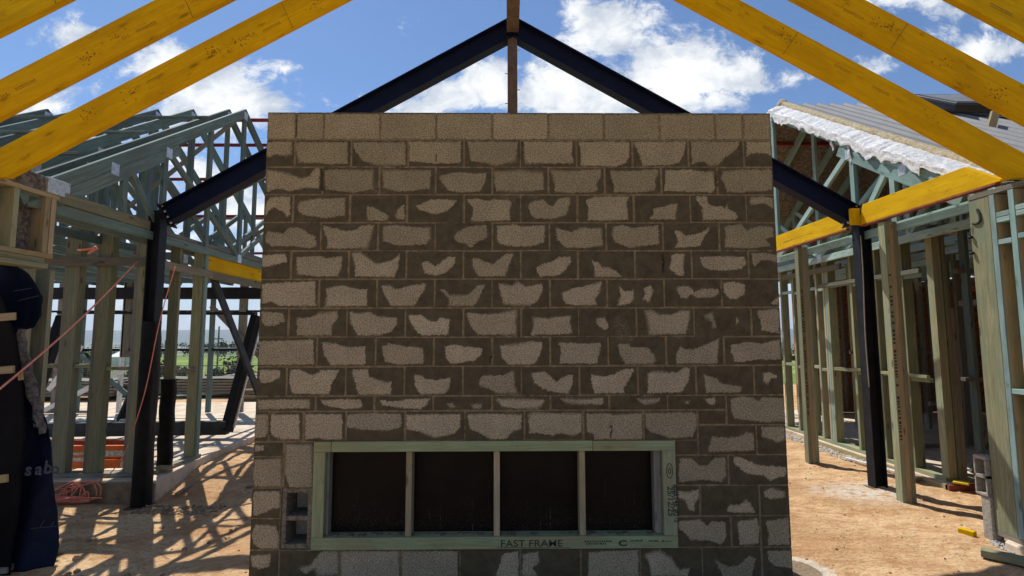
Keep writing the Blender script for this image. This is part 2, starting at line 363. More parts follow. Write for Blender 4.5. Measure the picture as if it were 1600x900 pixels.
    def build(s, name, m, parent=None, bevel=0, base=None, solid=0):
        if bevel: bmesh.ops.bevel(s.bm, geom=list(s.bm.edges), offset=bevel, segments=1, affect='EDGES', profile=.5)
        bmesh.ops.recalc_face_normals(s.bm, faces=s.bm.faces)
        org = wloc(parent) if parent is not None else (Vector(base) if base is not None else Vector((0, 0, 0)))
        if parent is None and base is None and s.bm.verts:
            cs = [v.co for v in s.bm.verts]
            org = Vector((sum(c.x for c in cs)/len(cs), sum(c.y for c in cs)/len(cs), min(c.z for c in cs)))
        bmesh.ops.translate(s.bm, verts=s.bm.verts, vec=-org)
        me = bpy.data.meshes.new(name); s.bm.to_mesh(me); s.bm.free()
        me.materials.append(M[m] if isinstance(m, str) else m)
        o = bpy.data.objects.new(name, me); col.objects.link(o)
        if parent is not None: o.parent = parent
        else: o.location = org
        if solid:
            sm = o.modifiers.new('thickness', 'SOLIDIFY'); sm.thickness = solid
        return o
def children(o): return [c for c in col.objects if c.parent == o]
def copy_tree(o, parent=None):
    c = o.copy(); col.objects.link(c); c.parent = parent
    for ch in children(o): copy_tree(ch, c)
    return c
def text(s_, size, loc, rot, m, parent, name='lettering', ext=.0006, sx_=1, bold=0):
    cu_ = bpy.data.curves.new(name, 'FONT'); cu_.body = s_; cu_.size = size; cu_.extrude = ext; cu_.offset = bold
    t = bpy.data.objects.new('tmp_text', cu_); col.objects.link(t)
    me = bpy.data.meshes.new_from_object(t.evaluated_get(bpy.context.evaluated_depsgraph_get()))
    bpy.data.objects.remove(t); bpy.data.curves.remove(cu_)
    me.materials.clear(); me.materials.append(M[m])
    Mx = Matrix.Translation(Vector(loc)) @ rot.to_4x4() @ Matrix.Diagonal((sx_, 1, 1, 1))
    me.transform(Matrix.Translation(-wloc(parent)) @ Mx)
    o = bpy.data.objects.new(name, me); col.objects.link(o); o.parent = parent
    return o
ROT_FRONT = Matrix.Rotation(R(90), 3, 'X')       # faces -Y, reads along +X

# ------------------------------------------------------------------ ground, slabs
def ground_z(x, y):
    s = lambda a, b_, v: (lambda t: t*t*(3-2*t))(min(1, max(0, (v-a)/(b_-a))))
    z = -.14*(1-s(-2.9, -1.6, x))*(1-s(5.7, 7.0, y))
    if y > 16: z += -1.4*s(16, 30, y) - 3*s(30, 130, y) - 16*s(130, 500, y) - 42*s(500, 2200, y)
    if y > 3500:
        q = mnoise.noise(Vector((x*.0005, y*.0004, 3)))
        z += (138+55*q+14*mnoise.noise(Vector((x*.002, 1, 5))))*s(3600, 5400, y)
    if y > 25: z += 2.4*mnoise.noise(Vector((x*.006, y*.004, 1)))*s(25, 300, y) + 12*mnoise.noise(Vector((x*.0012, y*.001, 7)))*s(600, 2000, y)
    if y < 12 and -6 < x < 7: z += .030*mnoise.noise(Vector((x*1.6, y*2.2, 0))) + .012*mnoise.noise(Vector((x*7, y*9, 4))) + .006*mnoise.noise(Vector((x*19, y*22, 9)))
    return z
def geo(a, b_, n_): return [a*(b_/a)**(i/(n_-1)) for i in range(n_)]
xs = [-v for v in geo(5.6, 6500, 46)[::-1]] + list(np.arange(-5.5, 6.0, .04)) + geo(6.1, 6500, 40)
ys = [-55, -30, -15, -8, -4, -2, 0, 1.5, 2.3, 2.9] + list(np.arange(3.2, 9, .04)) + geo(9.1, 6600, 95)
V_ = [(x, y, ground_z(x, y)) for y in ys for x in xs]; nx = len(xs)
F_ = [(j*nx+i, j*nx+i+1, (j+1)*nx+i+1, (j+1)*nx+i) for j in range(len(ys)-1) for i in range(nx-1)]
me = bpy.data.meshes.new('ground'); me.from_pydata(V_, [], F_); me.materials.append(M['ground'])
me.polygons.foreach_set('use_smooth', [True]*len(F_))
g = bpy.data.objects.new('ground', me); col.objects.link(g); g['kind'] = 'structure'

def slab(name, poly, z0, z1, m='slab'):
    mb = MB(); mb.prism([(x, y, z0) for x, y in poly], (0, 0, z1-z0))
    o = mb.build(name, m, bevel=.008); o['kind'] = 'structure'; return o
slab('house_slab', [(-3.76, 5.74), (-3.88, 6.9), (-3.9, 12.4), (-13, 12.4), (-13, 5.74)], -.4, .08)
slab('slab_edge_kerb', [(-3.74, 5.70), (-3.74, 5.738), (-13, 5.738), (-13, 5.70)], -.4, .065, 'slabedge')
slab('right_slab', [(4.62, 5.56), (4.62, 11), (14, 11), (14, 5.56)], -.3, .055)
slab('near_right_slab', [(3.74, 1.0), (3.74, 4.02), (3.88, 4.12), (9, 4.12), (9, 1.0)], -.3, .06)

# ------------------------------------------------------------------ block wall
# dry patches on the wall, millimetres along and up
DRY = "-3 2984,176 2985,176 2897,134 2883,64 2893,23 2868,1 2882;204 2980,568 2981,575 2825,446 2821,375 2832,291 2829,234 2835,219 2875,206 2934;610 2981,980 2981,983 2815,783 2815,684 2844,640 2898,618 2934;1010 2986,1377 2986,1375 2833,1290 2826,1149 2830,1012 2844;1424 2986,1779 2987,1771 2845,1700 2831,1630 2812,1545 2830,1446 2845,1438 2913;1825 2987,2174 2987,2166 2899,2179 2831,2094 2827,1952 2831,1839 2826,1828 2892;2217 2987,2580 2988,2575 2878,2548 2827,2477 2808,2228 2812,2230 2914;2612 2988,2988 2988,2966 2893,2925 2832,2861 2817,2669 2813,2649 2885;3023 2989,3374 2989,3343 2930,3262 2872,3217 2820,3146 2813,3104 2842,3061 2838,3025 2820;3422 2989,3597 2989,3592 2887,3550 2908,3449 2901,3417 2879;5 2781,125 2760,253 2716,308 2731,348 2789,379 2789,381 2642,311 2652,213 2637,172 2623,115 2645,60 2637,12 2623;412 2774,489 2782,756 2777,756 2645,717 2631,633 2616,549 2623,430 2638,419 2673;823 2778,1164 2778,1159 2645,1040 2628,941 2623,871 2638,832 2652;1235 2739,1291 2753,1376 2764,1460 2753,1559 2758,1552 2717,1531 2645,1503 2624,1377 2616,1292 2628,1257 2674,1228 2717;1612 2768,1725 2772,1817 2778,1881 2764,1959 2761,1962 2638,1852 2624,1739 2624,1627 2628,1615 2689;2015 2776,2164 2773,2377 2786,2369 2732,2340 2689,2346 2638,2332 2620,2162 2614,2038 2620,2043 2674,2029 2732;2434 2776,2590 2773,2782 2786,2774 2747,2758 2704,2756 2631,2643 2617,2459 2620,2463 2675,2440 2732;2831 2776,2988 2784,3172 2765,3179 2646,3153 2617,2983 2624,2820 2629,2829 2704;3244 2769,3373 2784,3594 2784,3591 2639,3522 2624,3451 2629,3394 2617,3266 2620,3254 2675,3228 2718;48 2584,178 2584,182 2452,158 2442,136 2480,93 2495,72 2516,31 2480,12 2452,7 2502,15 2544;232 2516,258 2552,355 2570,565 2576,565 2445,540 2452,457 2433,373 2438,303 2452,247 2473;720 2516,762 2513,818 2480,875 2445,861 2416,722 2414;923 2452,937 2502,978 2530,984 2423,931 2428;1062 2519,1111 2538,1167 2566,1265 2566,1349 2556,1321 2516,1273 2480,1196 2459,1140 2476,1083 2495;1422 2566,1503 2571,1559 2556,1616 2566,1728 2559,1735 2530,1721 2502,1728 2416,1448 2413,1462 2452,1468 2495;1849 2523,1894 2556,1964 2566,1992 2530,2027 2516,2070 2574,2148 2581,2147 2531,2118 2452,2019 2428,1907 2430,1872 2459;2260 2559,2331 2588,2571 2588,2549 2545,2560 2423,2440 2416,2272 2416,2280 2502;2738 2495,2767 2509,2809 2509,2866 2533,2909 2538,2891 2423,2722 2422,2711 2437,2740 2459;3035 2588,3120 2588,3128 2538,3156 2519,3220 2516,3247 2502,3263 2531,3268 2495,3317 2473,3337 2437,3315 2422,3089 2419,3085 2502;3428 2581,3549 2585,3591 2574,3594 2502,3532 2538,3433 2531;18 2303,30 2339,141 2325,182 2363,265 2363,322 2317,364 2303,373 2233,325 2219,228 2233,159 2233,62 2233,19 2261;410 2381,487 2360,515 2360,571 2338,654 2353,681 2377,772 2385,746 2289,727 2219,443 2215,455 2268,433 2317;832 2374,932 2381,1016 2371,1162 2362,1163 2282,1129 2246,1018 2239,927 2240,839 2268;1330 2303,1364 2338,1434 2374,1560 2381,1567 2317,1553 2289,1490 2260,1449 2218,1421 2246,1351 2267;1634 2374,1739 2385,1823 2371,1970 2381,1965 2260,1878 2232,1738 2232,1655 2246,1634 2274;2049 2359,2158 2331,2229 2362,2369 2359,2368 2288,2378 2239,2269 2222,2115 2220,2053 2288;2451 2373,2524 2380,2594 2359,2636 2366,2770 2380,2771 2245,2633 2231,2549 2224,2465 2260,2445 2302;2882 2345,2917 2342,2958 2305,3029 2316,3093 2338,3129 2366,3128 2345,3084 2288,3061 2231,2885 2220,2907 2267;3239 2373,3356 2387,3396 2345,3482 2373,3581 2366,3585 2302,3527 2280,3560 2231,3419 2217,3233 2221,3246 2302;2 2170,161 2180,174 2121,122 2110,40 2093,2 2086;238 2156,368 2163,410 2163,445 2146,555 2163,550 2079,524 2023,387 2020,249 2037,239 2107;624 2184,686 2188,742 2141,798 2106,853 2120,902 2134,956 2179,944 2078,918 2016,649 2020,647 2093;1105 2113,1144 2131,1200 2092,1241 2113,1282 2155,1345 2155,1338 2106,1283 2050,1215 2025,1131 2043,1117 2085;1456 2141,1505 2145,1560 2120,1609 2103,1644 2141,1699 2178,1748 2178,1713 2091,1692 2022,1505 2019,1470 2078;1905 2077,1947 2105,2016 2119,2065 2154,2142 2158,2153 2126,2113 2063,2043 2024,1932 2018;2298 2133,2337 2119,2364 2084,2434 2077,2502 2023,2499 2014,2318 2014,2315 2077;2855 2161,2891 2178,2947 2177,2937 2104,2941 2023,2900 2023,2838 2076,2853 2111;3058 2153,3135 2158,3248 2160,3374 2153,3378 2104,3342 2069,3215 2059,3118 2065,3070 2097;3424 2181,3516 2185,3599 2167,3597 2118,3541 2132,3485 2132,3441 2083,3425 2118;7 1969,182 1980,374 1985,382 1817,120 1817,119 1831,77 1848,30 1831,12 1838;451 1934,499 1948,574 1957,651 1934,733 1927,736 1816,448 1814,460 1886;829 1954,884 1957,940 1929,1022 1954,1139 1970,1133 1933,1092 1871,1059 1815,901 1816,858 1885;1240 1926,1278 1929,1299 1891,1381 1887,1437 1891,1505 1960,1547 1956,1519 1891,1492 1835,1465 1815,1299 1815,1299 1870;1644 1970,1738 1953,1779 1983,1835 1946,1946 1969,1952 1925,1917 1849,1868 1821,1765 1821,1682 1828,1662 1884;2086 1904,2153 1931,2251 1952,2362 1980,2347 1910,2312 1862,2325 1820,2193 1816,2110 1825,2090 1869;2487 1945,2528 1910,2583 1924,2582 1861,2553 1827,2470 1816,2492 1882;2653 1931,2703 1958,2722 1910,2692 1840,2651 1861,2666 1896;2883 1944,2974 1948,3007 1909,3071 1930,3175 1930,3181 1895,3138 1874,3034 1867,2986 1895,2957 1865,2916 1868,2896 1902;3215 1972,3296 1981,3365 1957,3362 1895,3305 1860,3263 1856,3216 1902;3540 1825,3599 1880,3596 1818;12 1776,156 1769,172 1707,138 1701,105 1678,43 1680,18 1701;253 1735,341 1734,395 1762,531 1778,540 1734,500 1686,495 1614,257 1614,261 1680;614 1778,669 1761,751 1772,820 1740,943 1733,942 1685,891 1631,809 1613,679 1613,630 1693;1025 1750,1108 1753,1170 1712,1204 1698,1238 1735,1307 1719,1294 1616,1123 1612,1082 1637,1033 1706;1424 1767,1534 1757,1644 1759,1768 1784,1761 1704,1767 1615,1507 1616,1458 1664,1435 1718;1882 1734,1985 1728,2144 1745,2136 1696,2156 1621,1867 1612,1886 1676;2323 1724,2378 1728,2401 1689,2397 1648,2370 1648,2329 1682;2663 1774,2718 1778,2759 1750,2842 1750,2913 1778,2972 1777,2966 1715,2935 1619,2686 1613,2675 1716;3078 1743,3127 1763,3151 1660,3130 1660,3125 1708,3091 1722;3299 1728,3312 1701,3290 1680;3447 1777,3566 1790,3597 1783,3589 1624,3531 1629,3469 1645,3465 1707,3446 1742;4 1572,374 1584,382 1415,7 1413;431 1571,524 1557,593 1532,729 1536,736 1414,501 1412,452 1476;845 1536,892 1556,1029 1535,1124 1525,1132 1474,1126 1420,949 1413,867 1434,852 1488;1275 1534,1329 1548,1411 1534,1527 1524,1528 1479,1480 1439,1398 1426,1316 1419,1282 1460;1655 1540,1764 1547,1860 1567,1942 1564,1945 1526,1914 1444,1880 1411,1709 1411,1668 1459;2059 1560,2258 1552,2348 1559,2340 1498,2318 1416,2064 1417,2072 1498;2464 1545,2547 1549,2560 1527,2670 1524,2710 1483,2725 1429,2695 1412,2516 1416,2483 1470;2868 1469,2898 1537,2925 1510,2973 1510,3042 1530,3169 1584,3159 1509,3148 1414,2866 1415;3247 1536,3361 1563,3472 1549,3591 1576,3588 1440,3439 1440,3328 1427,3273 1427,3248 1495;15 1380,157 1379,152 1328,99 1299,32 1289,15 1329;225 1382,285 1382,341 1355,382 1341,435 1375,556 1378,531 1327,505 1280,494 1214,244 1221,221 1288;651 1381,746 1383,761 1333,815 1313,870 1293,911 1296,915 1212,689 1210,674 1287,653 1327;1070 1346,1113 1339,1154 1312,1222 1309,1317 1322,1311 1271,1284 1218,1115 1211,1074 1272;1508 1297,1535 1337,1644 1337,1698 1344,1746 1371,1750 1283,1773 1216,1644 1216,1576 1250,1521 1264;1868 1350,1961 1363,2009 1323,2036 1289,2091 1329,2152 1342,2152 1282,2117 1215,2062 1215,1954 1242,1893 1283;2275 1342,2350 1328,2433 1341,2495 1375,2573 1379,2541 1307,2499 1254,2505 1216,2300 1214,2281 1281;2666 1347,2721 1361,2803 1354,2871 1354,2914 1387,2962 1384,2945 1293,2894 1219,2662 1215,2671 1280;3052 1333,3131 1319,3170 1278,3238 1265,3314 1258,3305 1217,3065 1218,3061 1279;3459 1345,3504 1352,3558 1331,3564 1315,3515 1311,3493 1271,3470 1284;10 1179,360 1181,362 1121,13 1116;438 1174,562 1180,710 1177,719 1120,591 1116,496 1134,448 1154;832 1176,927 1165,1034 1178,1176 1182,1150 1138,1116 1114,1008 1119,860 1139;1294 1148,1332 1151,1353 1127,1319 1117;1461 1137,1495 1143,1529 1139,1522 1117,1475 1117;1630 1179,1960 1172,1939 1135,1898 1115,1763 1116,1668 1129;2069 1181,2211 1171,2361 1184,2358 1140,2170 1145,2102 1154;2593 1173,2688 1175,2750 1179,2742 1159,2701 1146,2633 1139;3046 1174,3126 1182,3124 1137,3083 1138;2920 1158,2947 1158,2940 1142,2922 1145;3232 1170,3304 1190,3399 1177,3426 1156,3454 1183,3605 1176,3600 1022,3446 1016,3257 1043,3231 1090;-6 1080,88 1079,93 967,67 934,1 922;99 1079,296 1079,301 953,308 918,168 918,120 941,103 974;334 1081,585 1080,590 913,489 913,422 926,342 914;612 1077,713 1084,820 1087,985 1079,986 997,903 973,715 978,614 995;1016 1076,1387 1077,1385 995,1347 949,1213 923,1119 963,1024 977;1434 1074,1576 1080,1799 1073,1799 980,1738 960,1691 908,1597 908,1509 955,1448 981;1851 1073,1885 1083,2210 1078,2208 952,2140 932,2073 950,2005 933,1897 953,1850 947;2244 1074,2387 1081,2427 1070,2624 1080,2620 904,2295 905,2289 938,2246 958;2645 1080,2958 1084,3006 1075,2996 988,2959 922,2817 912,2669 957,2645 990;3064 823,3095 922,3197 915,3279 921,3334 950,3382 940,3376 828,3085 819;3438 984,3595 986,3591 900,3542 880,3509 900,3435 920;2873 778,2948 780,3000 731,3054 731,3110 783,3181 783,3180 658,3144 622,3024 639,2862 621,2861 699;3232 789,3286 782,3406 729,3541 722,3595 715,3585 663,3510 644,3482 624,3437 663,3322 677,3244 736;2840 569,2900 555,3001 574,3004 529,2965 490,2956 432,2923 439,2898 504,2845 523;3178 450,3206 476,3259 469,3308 504,3340 475,3365 421,3190 425;3432 559,3480 581,3573 552,3574 519,3476 507,3437 527;2847 369,2988 381,3046 335,3067 367,3161 360,3168 270,3128 217,3049 246,2929 246,2884 298,2845 324;3242 366,3376 382,3391 333,3382 218,3255 212,3252 296;3429 365,3591 386,3589 214,3442 211,3453 294;8 163,138 175,134 99,70 81,17 100;459 173,485 192,583 195,588 40,450 35,436 85,372 48,331 86,396 98;600 191,984 188,988 -19,606 -17;1000 188,1373 186,1375 -22,1004 -19;1670 165,1776 184,1775 13,1617 14,1657 102;1806 164,1905 176,1918 113,1865 75,1904 25,1799 25;2243 174,2575 185,2570 -5,2234 -3,2242 111;2621 159,2714 178,2793 133,2843 56,2910 69,2895 18,2657 20,2646 96;3085 118,3176 73,3243 85,3312 142,3358 123,3335 53,3319 3,3133 4,3109 67;3440 173,3594 178,3599 64,3482 77,3444 116;10 876,63 872,62 843,5 837;7 784,107 788,184 787,191 608,15 609,-2 674;9 577,184 576,186 467,133 467,101 442,55 429,16 417;8 302,32 366,164 352,192 288,195 212,78 207,24 239;207 881,386 881,399 601,313 597,247 602,214 699;5 3190,195 3190,195 3005,5 3005;205 3190,395 3190,395 3005,205 3005;405 3190,795 3190,795 3005,405 3005;805 3190,1195 3190,1195 3005,805 3005;1205 3190,1595 3190,1595 3005,1205 3005;1605 3190,1995 3190,1995 3005,1605 3005;2005 3190,2395 3190,2395 3005,2005 3005;2405 3190,2795 3190,2795 3005,2405 3005;2805 3190,3195 3190,3195 3005,2805 3005;3205 3190,3395 3190,3395 3005,3205 3005;3405 3190,3595 3190,3595 3005,3405 3005"
WX, WY, WT, WTOP = .0986-1.8, 3.589, .19, 3.2
OU0, OU1, OZ0, OZ1 = .404, 2.838, .20, .90        # opening of the timber frame
HU0, HU1, HZ0, HZ1 = .194, .404, .20, .60         # recess with the hollow block
step = .0075
nu = int(round(3.6/step)); z_lo = -.22; nz = int(round((WTOP-z_lo)/step))
uu = np.linspace(0, 3.6, nu+1); zz = np.linspace(z_lo, WTOP, nz+1)
UU, ZZ = np.meshgrid(uu, zz)
dryf = np.full(UU.shape, -.06)
for P in DRY.split(';'):
    pts = np.array([[float(a)/1000 for a in q.split()] for q in P.split(',')])
    lo, hi = pts.min(0)-.06, pts.max(0)+.06
    i0, i1 = np.searchsorted(uu, (lo[0], hi[0])); j0, j1 = np.searchsorted(zz, (lo[1], hi[1]))
    if i1 <= i0 or j1 <= j0: continue
    x, z = UU[j0:j1, i0:i1], ZZ[j0:j1, i0:i1]
    dmin = np.full(x.shape, 9.); inside = np.zeros(x.shape, bool)
    for a, b_ in zip(pts, np.roll(pts, -1, 0)):
        e = b_-a; L2 = (e**2).sum()+1e-12
        t = np.clip(((x-a[0])*e[0]+(z-a[1])*e[1])/L2, 0, 1)
        dmin = np.minimum(dmin, np.hypot(x-a[0]-t*e[0], z-a[1]-t*e[1]))
        cond = ((a[1] > z) != (b_[1] > z)) & (x < (b_[0]-a[0])*(z-a[1])/(b_[1]-a[1]+1e-12)+a[0])
        inside ^= cond
    sd = np.where(inside, dmin, -dmin)
    dryf[j0:j1, i0:i1] = np.maximum(dryf[j0:j1, i0:i1], np.clip(sd, -.06, .06))
blocks = []
fullA = [(0, .4*1)]+[(.4*i, .4*(i+1)) for i in range(1, 9)]
fullB = [(0, .2)]+[(.2+.4*i, .6+.4*i) for i in range(8)]+[(3.4, 3.6)]
top = [(0, .2), (.2, .4)]+[(.4+.4*i, .8+.4*i) for i in range(7)]+[(3.2, 3.4), (3.4, 3.6)]
rows = [top]+[fullB if i % 2 else fullA for i in range(1, 10)]
z = 3.2
for rw in rows:
    blocks += [(a, b_, z-.2, z) for a, b_ in rw]; z -= .2
blocks += [(a, b_, 1.1, 1.2) for a, b_ in fullA[:8]]+[(3.2, 3.6, 1.0, 1.2)]
jx = [0, .095, .325, .61, 1.01, 1.415, 1.82, 2.22, 2.63, 3.0]
blocks += [(jx[i], jx[i+1], .9, 1.1) for i in range(9)]+[(3.0, 3.2, 1.0, 1.1), (3.0, 3.4, .8, 1.0), (3.4, 3.6, .8, 1.0), (2.84, 3.0, .8, .9)]
blocks += [(2.84, 3.2, .6, .8), (3.2, 3.6, .6, .8), (2.84, 3.0, .4, .6), (3.0, 3.4, .4, .6), (3.4, 3.6, .4, .6), (2.84, 3.2, .2, .4), (3.2, 3.4, .2, .4), (3.4, 3.6, .2, .4)]
blocks += [(0, .195, .8, .9), (0, .195, .6, .8), (0, .195, .4, .6), (0, .195, .2, .4), (.2, .404, .6, .9), (.195, .404, .2, .6)]
jb = [0, .195, .595, .995, 1.39, 1.79, 2.19, 2.585, 3.0, 3.4, 3.6]
blocks += [(jb[i], jb[i+1], 0, .2) for i in range(10)]+[(a, b_, -.22, 0) for a, b_ in fullA]
joint = np.ones(UU.shape); tone = np.full(UU.shape, .5); jd = np.full(UU.shape, -.02)
rr = np.random.RandomState(3)
wob = np.zeros(UU.shape)
for a, b_, c_, d_ in blocks:
    g_ = [.005*rr.uniform(.7, 1.9) for _ in range(4)]
    if a < .001: g_[0] = -.01
    if b_ > 3.599: g_[1] = -.01
    if d_ > 3.19: g_[3] = -.01
    x0, x1, z0, z1 = a+g_[0], b_-g_[1], c_+g_[2]*.8, d_-g_[3]*.8
    sd = np.minimum(np.minimum(UU-x0, x1-UU), np.minimum(ZZ-z0, z1-ZZ))
    jd = np.maximum(jd, sd); tone[sd > -.006] = rr.uniform(0, 1)
joint = np.clip(.5 - jd/.010, 0, 1)
depth = .006*joint + np.random.RandomState(5).normal(0, .00035, UU.shape)
depth = depth + .0015*np.clip(dryf/.01, -1, 1)*-1*(1-joint)*.4
for cu0, cz0, cz1 in ((.398, 2.63, 2.79), (3.2, 2.66, 2.78), (.2, 3.02, 3.19), (1.595, 1.43, 1.5), (2.8, 2.05, 2.18), (3.2, 1.86, 1.93), (1.2, 2.84, 2.9), (2.41, .92, 1.0), (.095, .95, 1.08)):
    depth[(abs(UU-cu0-.003*np.sin(ZZ*60)) < .0045) & (ZZ > cz0) & (ZZ < cz1)] = .028
cu_m, cz_m = (UU[:-1, :-1]+UU[1:, 1:])/2, (ZZ[:-1, :-1]+ZZ[1:, 1:])/2
hole = ((cu_m > OU0) & (cu_m < OU1) & (cz_m > OZ0) & (cz_m < OZ1)) | ((cu_m > HU0) & (cu_m < HU1) & (cz_m > HZ0) & (cz_m < HZ1))
keep = ~hole
idx = np.arange(UU.size).reshape(UU.shape)
quads = np.stack([idx[:-1, :-1], idx[:-1, 1:], idx[1:, 1:], idx[1:, :-1]], -1)[keep]
verts = np.stack([UU, depth, ZZ], -1).reshape(-1, 3)
back = verts.copy(); back[:, 1] = .03
kp = np.pad(keep, 1); sk = []
J, I = np.nonzero(keep); off = UU.size
for j, i in zip(J, I):
    if not kp[j, i+1]: sk.append((idx[j, i+1], idx[j, i], idx[j, i]+off, idx[j, i+1]+off))
    if not kp[j+2, i+1]: sk.append((idx[j+1, i], idx[j+1, i+1], idx[j+1, i+1]+off, idx[j+1, i]+off))
    if not kp[j+1, i]: sk.append((idx[j, i], idx[j+1, i], idx[j+1, i]+off, idx[j, i]+off))
    if not kp[j+1, i+2]: sk.append((idx[j+1, i+1], idx[j, i+1], idx[j, i+1]+off, idx[j+1, i+1]+off))
allv = np.concatenate([verts, back]); allf = np.concatenate([quads, np.array(sk)])
used = np.unique(allf); remap = np.full(len(allv), -1); remap[used] = np.arange(len(used))
allv = allv[used]; allf = remap[allf]
attrs = {}
for nm, arr in (('dry', dryf), ('joint', joint), ('tone', tone), ('up', ZZ)):
    attrs[nm] = np.concatenate([arr.ravel(), arr.ravel()])[used].astype(np.float32)
# solid core behind the face skin (boxes), appended to the same mesh
def corebox(u0_, u1_, z0, z1):
    b_ = len(allv); y0, y1 = .028, WT
    v = [(u0_, y0, z0), (u1_, y0, z0), (u1_, y1, z0), (u0_, y1, z0), (u0_, y0, z1), (u1_, y0, z1), (u1_, y1, z1), (u0_, y1, z1)]
    f = [(0, 3, 2, 1), (4, 5, 6, 7), (0, 1, 5, 4), (1, 2, 6, 5), (2, 3, 7, 6), (3, 0, 4, 7)]
    return np.array(v), np.array(f)+b_
nskin = len(allf)
for bx in ((0, 3.6, .9, 3.2), (0, 3.6, -.4, .2), (0, HU0, .2, .9), (HU0, OU0, .6, .9), (OU1, 3.6, .2, .9)):
    v, f = corebox(*bx); allv = np.concatenate([allv, v]); allf = np.concatenate([allf, f])
    for nm in attrs: attrs[nm] = np.concatenate([attrs[nm], np.full(8, {'dry': .05, 'joint': 0, 'tone': .5, 'up': 1.5}[nm], np.float32)])
me = bpy.data.meshes.new('block_wall')
me.vertices.add(len(allv)); me.vertices.foreach_set('co', allv.astype(np.float32).ravel())
me.loops.add(len(allf)*4); me.loops.foreach_set('vertex_index', allf.astype(np.int32).ravel())
me.polygons.add(len(allf)); me.polygons.foreach_set('loop_start', np.arange(0, len(allf)*4, 4, dtype=np.int32))
me.polygons.foreach_set('loop_total', np.full(len(allf), 4, np.int32)) if hasattr(me.polygons[0], 'loop_total') and False else None
me.update(calc_edges=True); me.validate()
for nm, arr in attrs.items():
    a_ = me.attributes.new(nm, 'FLOAT', 'POINT'); a_.data.foreach_set('value', arr)
me.materials.append(M['block'])
bw = bpy.data.objects.new('block_wall', me); col.objects.link(bw); bw.location = (WX, WY, 0)
tag(bw, 'freestanding grey concrete block wall with patchy wet mortar smears, in the middle of the site', 'wall')

def wu(u): return WX+u
# timber frame in the opening
tf = thing('window_frame', 'green treated timber frame with three mullions set low in the block wall', 'window frame', (wu(1.62), WY, .2))
fy0, fy1 = WY-.012, WY+.10
MB().box(wu(.404), wu(.52), fy0, fy1, .832, .90).build('top_plate', 'frame', tf, .003)
MB().box(wu(.522), wu(2.28), fy0+.002, fy1, .832, .90).build('top_plate', 'frame', tf, .003)
MB().box(wu(2.282), wu(2.838), fy0, fy1, .832, .898).build('top_plate', 'frame', tf, .003)
sill = MB().box(wu(.404), wu(2.838), fy0, fy1, .20, .278).build('sill', 'frame', tf, .003)
MB().box(wu(.404), wu(.482), fy0+.001, fy1, .279, .831).build('stud', 'frame', tf, .003)
rst = MB().box(wu(2.75), wu(2.838), fy0+.001, fy1, .279, .831).build('stud', 'frame', tf, .003)
MB().box(wu(.483), wu(.500), WY+.03, fy1, .279, .831).build('stud', 'grey', tf, .002)
MB().box(wu(2.700), wu(2.749), WY+.03, fy1, .279, .831).build('stud', 'grey', tf, .002)
for a in (1.022, 1.612, 2.188):
    MB().box(wu(a), wu(a+.040), WY+.004, fy1, .279, .831).build('mullion', 'pale', tf, .002)
text('FAST FRAME', .062, (wu(1.655), fy0-.0008, .216), ROT_FRONT, 'ink', sill, bold=.0005, sx_=1.22)
ul = MB(); ul.box(wu(1.63), wu(2.12), fy0-.0012, fy0-.0002, .208, .2105); ul.build('underline', 'ink', sill)
text('25/12/25', .055, (wu(2.778), fy0-.0008, .60), ROT_FRONT @ Matrix.Rotation(R(-90), 3, 'Z'), 'ink', rst, bold=.0008)
text('##8146 #1-2', .046, (wu(2.818), fy0-.0008, .61), ROT_FRONT @ Matrix.Rotation(R(-90), 3, 'Z'), 'ink', rst, bold=.0008)
ring = MB()
for kq, rq in ((1, .032), (2, .012)):
    ring.tube([(wu(2.795)+.62*rq*math.cos(t*math.pi/12), fy0-.0006, .70+1.5*rq*math.sin(t*math.pi/12)) for t in range(25)], .0022, 4)
ring.build('round_mark', 'ink', rst)
lw = MB()
for (a, b_, zq) in ((2.215, 2.40, .246), (2.225, 2.36, .231), (2.52, 2.60, .249), (2.64, 2.71, .247), (2.73, 2.80, .245)):
    q = a
    while q < b_:
        ww = rnd.uniform(.006, .014); lw.box(wu(q), wu(min(q+ww, b_)), fy0-.001, fy0-.0002, zq-.004, zq+.004+rnd.uniform(0, .003)); q += ww+.005
lw.build('small_print', 'ink', sill)
text('C', .05, (wu(2.44), fy0-.0008, .218), ROT_FRONT, 'ink', sill, bold=.002, sx_=1.6)
mort = MB()
for i in range(60):
    a = rnd.uniform(.45, 2.75); s_ = rnd.uniform(.004, .014)
    mort.box(wu(a), wu(a+s_*2.4), WY+rnd.uniform(.0, .05), WY+.06, .2785, .2785+s_*.7)
mort.build('mortar_crumbs', 'plainblock', sill)
pb = MB().box(wu(.47), wu(2.77), WY+.104, WY+.122, .205, .895).build('backing_board', 'tar')
tag(pb, 'dark tar coated board closing the back of the timber frame opening', 'board')
# hollow block laid on its side in the recess
hb = MB(); a0, a1, b0, b1 = wu(.200), wu(.400), .205, .595; yy0, yy1 = WY+.006, WY+.186; t_ = .030
for bx in ((a0, a0+t_, b0, b1), (a1-t_, a1, b0, b1), (a0+t_, a1-t_, b0, b0+t_), (a0+t_, a1-t_, b1-t_, b1), (a0+t_, a1-t_, .385, .415)):
    hb.box(bx[0], bx[1], yy0, yy1, bx[2], bx[3])
ho = hb.build('hollow_block', 'plainblock', bevel=.003)
tag(ho, 'hollow concrete block on its side showing two empty cores, left of the timber frame', 'concrete block')
bs = MB().box(wu(.2), wu(.4), WY+.188, WY+.20, .21, .59).build('backing_sheet', 'blockpale')
tag(bs, 'pale board seen through the cores of the hollow block', 'board')

